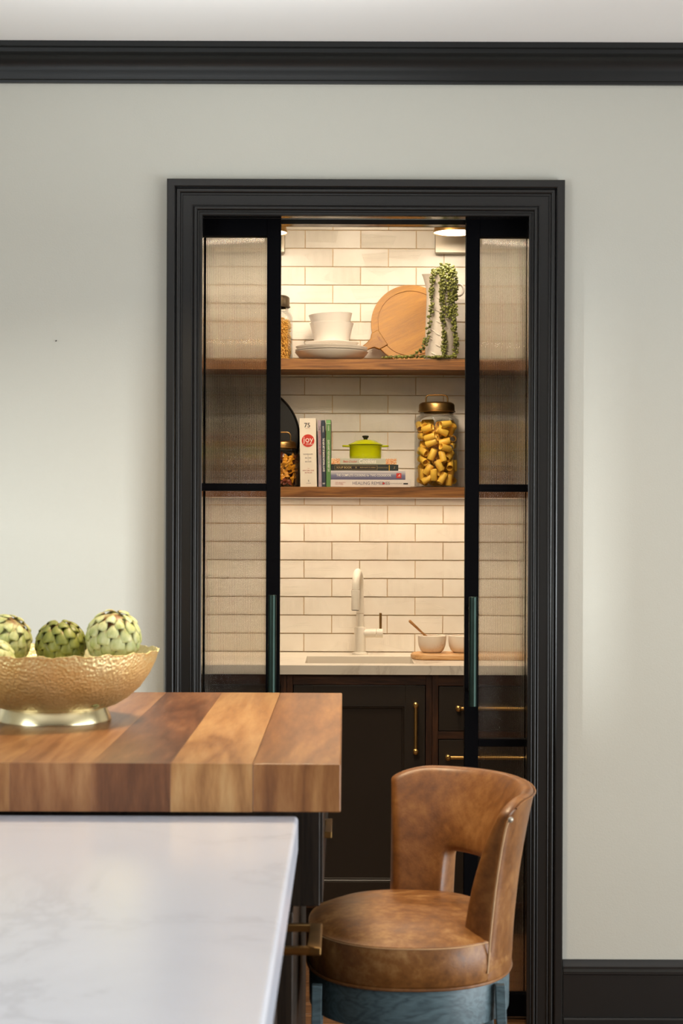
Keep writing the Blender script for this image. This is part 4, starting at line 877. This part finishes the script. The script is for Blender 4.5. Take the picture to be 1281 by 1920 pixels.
MB().lathe([(0.100, 0.027), (0.102, 0.020), (0.108, 0.004), (0.108, 0.0), (0.104, 0.0), (0.098, 0.018), (0.096, 0.027)], 80, closed=True).build('foot_ring', M['gold'], bw)
# artichokes: a core and overlapping scales
sc_ = MB(); NI, NJ = 8, 7
for i in range(NI):
    t = i / (NI - 1); wd = 0.0150 * (1 - abs(t - 0.28) ** 1.6 / 0.72 ** 1.6) ** 0.8 if t < 1 else 0.0004
    for j in range(NJ):
        v = -1 + 2 * j / (NJ - 1); zc = t * 0.034
        sc_.v.append((v * wd, -0.0050 * (1 - v * v) * (1 - 0.4 * t) - 0.0034 * math.sin(t * 2.6) + 0.0035 * t * t * 0 , zc))
for i in range(NI - 1):
    for j in range(NJ - 1): sc_.f.append((i * NJ + j, i * NJ + j + 1, (i + 1) * NJ + j + 1, (i + 1) * NJ + j)); sc_.mi.append(0)
scm = sc_.mesh('scale_leaf', 80)
sc_a = scm.copy(); sc_a.materials.append(M['arti']); sc_b = scm.copy(); sc_b.materials.append(M['arti_dark'])
def artich(c, rad, axis, mesh, mat, label, seed):
    r = empty('artichoke', c); r.rotation_euler = Vector(axis).normalized().to_track_quat('Z', 'Y').to_euler(); tag(r, label, 'artichoke', 'artichokes in the gold bowl')
    rx = rad * 0.93; rz = rad * 1.0
    MB().lathe([(0, -rz * 0.93), (rx * 0.5, -rz * 0.80), (rx * 0.85, -rz * 0.45), (rx * 0.94, 0), (rx * 0.82, rz * 0.45), (rx * 0.5, rz * 0.78), (0, rz * 0.9)], 24).build('core', mat, r)
    MB().tube([(0, 0, -rz * 1.05), (0, 0, -rz * 0.85)], rad * 0.2, 12).build('stem', mat, r)
    rnd = random.Random(seed); n = 64
    for i in range(n):
        t = (i + 0.5) / n; th = math.acos(max(-1, min(1, -0.93 + 1.86 * t ** 0.92))); ph = i * 2.39996
        pol = th; k_ = Vector((math.sin(pol) * math.cos(ph), math.sin(pol) * math.sin(ph), math.cos(pol)))
        pos = Vector((k_.x * rx, k_.y * rx, k_.z * rz)) * 0.93
        up = Vector((-math.cos(pol) * math.cos(ph), -math.cos(pol) * math.sin(ph), math.sin(pol)))       # towards the tip of the bud
        out = k_; upt = (up + out * -0.16).normalized(); side = upt.cross(out).normalized(); outn = side.cross(upt).normalized()
        o = bpy.data.objects.new('scale_leaf', mesh); COL.objects.link(o); o.parent = r
        # mesh: -Y is outward, Z towards the tip
        rot = Matrix((side * 1.0, -outn, upt)).transposed()
        if rot.determinant() < 0: rot = Matrix((-side, -outn, upt)).transposed()
        o.rotation_euler = rot.to_euler(); s_ = rad / 0.053 * (1.0 - 0.35 * max(0, t - 0.55) / 0.45) * rnd.uniform(0.92, 1.08); o.scale = (s_, s_, s_)
        o.location = pos - upt * 0.017 * s_ + outn * 0.002
        sm = o.modifiers.new('s', 'SOLIDIFY'); sm.thickness = 0.0016
def AP(px, py, Y): return P(px, py, Y)
artich(AP(213, 1194, 3.33), 0.0505, (0.10, -0.35, 1), sc_a, M['arti'], 'pale green artichoke with browned tip at the right of the gold bowl', 1)
artich(AP(114, 1208, 3.35), 0.0462, (-0.1, 0.25, 1), sc_b, M['arti_dark'], 'darker green artichoke in the middle of the gold bowl', 2)
artich(AP(12, 1199, 3.36), 0.0465, (0.55, -0.3, 0.8), sc_a, M['arti'], 'pale artichoke at the left of the bowl, cut by the frame', 3)
artich(AP(-16, 1238, 3.26), 0.0400, (-0.6, -0.5, 0.6), sc_a, M['arti'], 'small pale artichoke low at the left rim of the bowl', 4)
artich(AP(65, 1283, 3.29), 0.0440, (-0.5, -0.4, 0.6), sc_a, M['arti'], 'pale artichoke mostly below the rim, left of the middle', 5)
artich(AP(167, 1283, 3.29), 0.0440, (0.3, -0.6, 0.5), sc_a, M['arti'], 'pale artichoke mostly below the rim between the middle and right ones', 6)
artich(AP(120, 1270, 3.42), 0.0440, (0, 0.5, 0.6), sc_b, M['arti_dark'], 'hidden artichoke at the back of the gold bowl', 7)

# ------------------------------------------------------------------ bar stool
scx, scy = 0.122, 3.325; A_, B_ = 0.190, 0.238
st = empty('bar_stool', (scx, scy, 0)); tag(st, 'tan leather bar stool with slate blue wooden frame beside the island', 'stool')
EXPO = 2.35; RZ = R(10)
def plan(t, a=A_, b=B_, e=EXPO):
    c, s_ = math.cos(t), math.sin(t); x = a * math.copysign(abs(c) ** (2 / e), c); y = b * math.copysign(abs(s_) ** (2 / e), s_); return Vector((x, y, 0))
def plan_n(t):
    d = plan(t + 0.01) - plan(t - 0.01); return Vector((d.y, -d.x, 0)).normalized()
# seat cushion: side band and crowned top, seam ridge between
NS = 72; zs0, zs1 = 0.567, 0.640
prof = [(0.0, zs0 - 0.0, 0.90), (0.002, zs0, 0.985), (0.0, zs0 + 0.006, 1.0), (0.004, zs0 + 0.03, 1.018), (0.004, zs0 + 0.052, 1.012), (0, zs1 - 0.004, 0.995), (0, zs1 + 0.0015, 0.985), (0, zs1 + 0.0018, 0.965), (0, zs1 + 0.007, 0.92), (0, zs1 + 0.0165, 0.80), (0, zs1 + 0.0245, 0.60), (0, zs1 + 0.028, 0.35), (0, zs1 + 0.029, 0.08)]
def ringmesh(rings, capt=True):
    m = MB()
    for (zq, sc) in rings:
        for k_ in range(NS):
            t = 2 * math.pi * k_ / NS; p = plan(t) * sc; m.v.append((p.x, p.y, zq))
    for i in range(len(rings) - 1):
        for k_ in range(NS): q = (k_ + 1) % NS; m.f.append((i * NS + k_, i * NS + q, (i + 1) * NS + q, (i + 1) * NS + k_)); m.mi.append(0)
    m.f.append(tuple(range(NS))[::-1]); m.f.append(tuple((len(rings) - 1) * NS + k_ for k_ in range(NS))); m.mi += [0, 0]; return m
seat = ringmesh([(z_, s_) for _, z_, s_ in prof]).build('seat', M['leather_worn'], st, smooth=60)
seam = [tuple(plan(2 * math.pi * k_ / 96) * 0.990 + Vector((0, 0, zs1 - 0.001))) for k_ in range(97)]
MB().tube(seam, 0.0012, 6, cap=False).build('seam', M['piping'], seat)
welt = [tuple(plan(2 * math.pi * k_ / 96) * 1.004 + Vector((0, 0, zs0 + 0.001))) for k_ in range(97)]
MB().tube(welt, 0.003, 8, cap=False).build('bottom_piping', M['leather'], seat)
# apron
ap = ringmesh([(0.496, 0.93), (0.496, 0.985), (0.5625, 0.99), (0.5655, 0.985), (0.5655, 0.9)]); ap.build('apron', M['frame_blue'], st, smooth=30)
# legs
def leg(x, y, dx, dy):
    m = MB(); w0, w1 = 0.0092, 0.009; rings = []
    for zq, ww, k_ in ((0.562, w0, 0), (0.45, w0, 0.12), (0.2, 0.009, 0.6), (0.0, w1, 1.0)):
        cx_, cy_ = x + dx * k_, y + dy * k_; rings.append([(cx_ - ww, cy_ - ww, zq), (cx_ + ww, cy_ - ww, zq), (cx_ + ww, cy_ + ww, zq), (cx_ - ww, cy_ + ww, zq)])
    for r_ in rings: m.v += r_
    for i in range(3):
        for k_ in range(4): q = (k_ + 1) % 4; m.f.append((i * 4 + k_, i * 4 + q, (i + 1) * 4 + q, (i + 1) * 4 + k_)); m.mi.append(0)
    m.f += [(3, 2, 1, 0), (12, 13, 14, 15)]; m.mi += [0, 0]
    return m.build('leg', M['frame_blue'], st, smooth=30, bevel=0.002)
LX = [(0.158, -0.172), (0.160, 0.172), (-0.170, -0.178), (-0.170, 0.178)]
for x, y in LX: leg(x, y, 0.03 if x > 0 else -0.012, 0.02 * (1 if y > 0 else -1))
zf = 0.22
for a, b_ in ((0, 1), (2, 3), (0, 2), (1, 3)):
    f = lambda q: (LX[q][0] * (1.10 if LX[q][0] > 0 else 1.04), LX[q][1] * 1.07, zf); MB().tube([f(a), f(b_)], 0.010, 8).build('footrest', M['frame_blue'], st)
# barrel back with a cut-out: grid over (u along the wrap, v upwards)
T0, T1 = R(-48), R(97); NU = 25; ZT = 0.895
us = [T0 + (T1 - T0) * i / (NU - 1) for i in range(NU)]
vs_ = [0.0, 0.06, 0.225, 0.245, 0.27, 0.36, 0.47, 0.505, 0.60, 0.75, 0.88, 0.955, 1.0]
zbot = zs0 - 0.001
def back_pt(i, j, side):
    t = us[i]; v = vs_[j]; z_ = zbot + (ZT - zbot) * v
    end = min(i, NU - 1 - i) / 3.0; endf = max(0, 1 - end)                 # 1 at the wing ends
    nrm = plan_n(t); p = plan(t)
    rear = math.cos(t - R(22)) ; flare = 0.012 + 0.033 * v ** 1.2 * (0.6 + 0.4 * max(0, rear)) * 1.0
    z_ -= 0.024 * endf ** 2 * v ** 6
    outp = p + nrm * (0.002 + flare * v)
    th = (0.068 - 0.045 * v ** 2.2) * (1.0)
    if side == 0: q = outp
    else:
        q = outp - nrm * th
        if z_ < zs1 - 0.02: q = outp - nrm * 0.006
    # wing ends slope: higher parts lean backwards a little
    tang = Vector((-nrm.y, nrm.x, 0))
    if i < 3: q = q + tang * (0.018 * v - 0.006) * (1 - i / 3)
    if i > NU - 4: q = q - tang * (0.010 * v - 0.004) * (1 - (NU - 1 - i) / 3)
    return (q.x, q.y, z_)
cut_u = (8, 18); cut_v = (2, 7)
def hole(i, j): return cut_u[0] <= i < cut_u[1] and cut_v[0] <= j < cut_v[1]
bk = MB(); NV = len(vs_); idx = {}
for s_ in (0, 1):
    for i in range(NU):
        for j in range(NV): idx[(s_, i, j)] = len(bk.v); bk.v.append(back_pt(i, j, s_))
def quad(*k_): bk.f.append(tuple(idx[q] for q in k_)); bk.mi.append(0)
for i in range(NU - 1):
    for j in range(NV - 1):
        if hole(i, j): continue
        quad((0, i, j), (0, i + 1, j), (0, i + 1, j + 1), (0, i, j + 1)); quad((1, i, j), (1, i, j + 1), (1, i + 1, j + 1), (1, i + 1, j))
        for di, dj, e in ((-1, 0, ((i, j), (i, j + 1))), (1, 0, ((i + 1, j), (i + 1, j + 1))), (0, -1, ((i, j), (i + 1, j))), (0, 1, ((i, j + 1), (i + 1, j + 1)))):
            ni, nj = i + di, j + dj
            if ni < 0 or ni >= NU - 1 or nj < 0 or nj >= NV - 1 or hole(ni, nj):
                (a, b_), (c_, d_) = e; quad((0, a, b_), (0, c_, d_), (1, c_, d_), (1, a, b_))
back = bk.build('backrest', M['leather'], st, smooth=0, subsurf=2); back.data.shade_smooth()
# piping down the near wing and along the top outer edge
pp = [Vector(back_pt(0, j, 0)) for j in range(1, NV)]
pp = [p + Vector((0.0, -0.0012, 0)) for p in pp]; pp[-1] += Vector((0.002, 0.004, -0.009)); pp[-2] += Vector((0, 0, -0.003))
MB().tube(pp, 0.0020, 8).build('piping', M['piping'], back)
pp = [Vector(back_pt(i, NV - 1, 0)) + Vector((0, 0, -0.006)) for i in range(1, NU - 1)]
MB().tube(pp, 0.0016, 8).build('piping', M['leather'], back)
MB().lathe([(0, 0.003), (0.004, 0.002), (0.0055, 0), (0, 0)], 16).build('stud', M['silver'], back, Vector(back_pt(0, NV - 2, 0)) + Vector((0.004, -0.004, 0)), rot=(R(90), 0, R(20)))
bpy.context.view_layer.update()
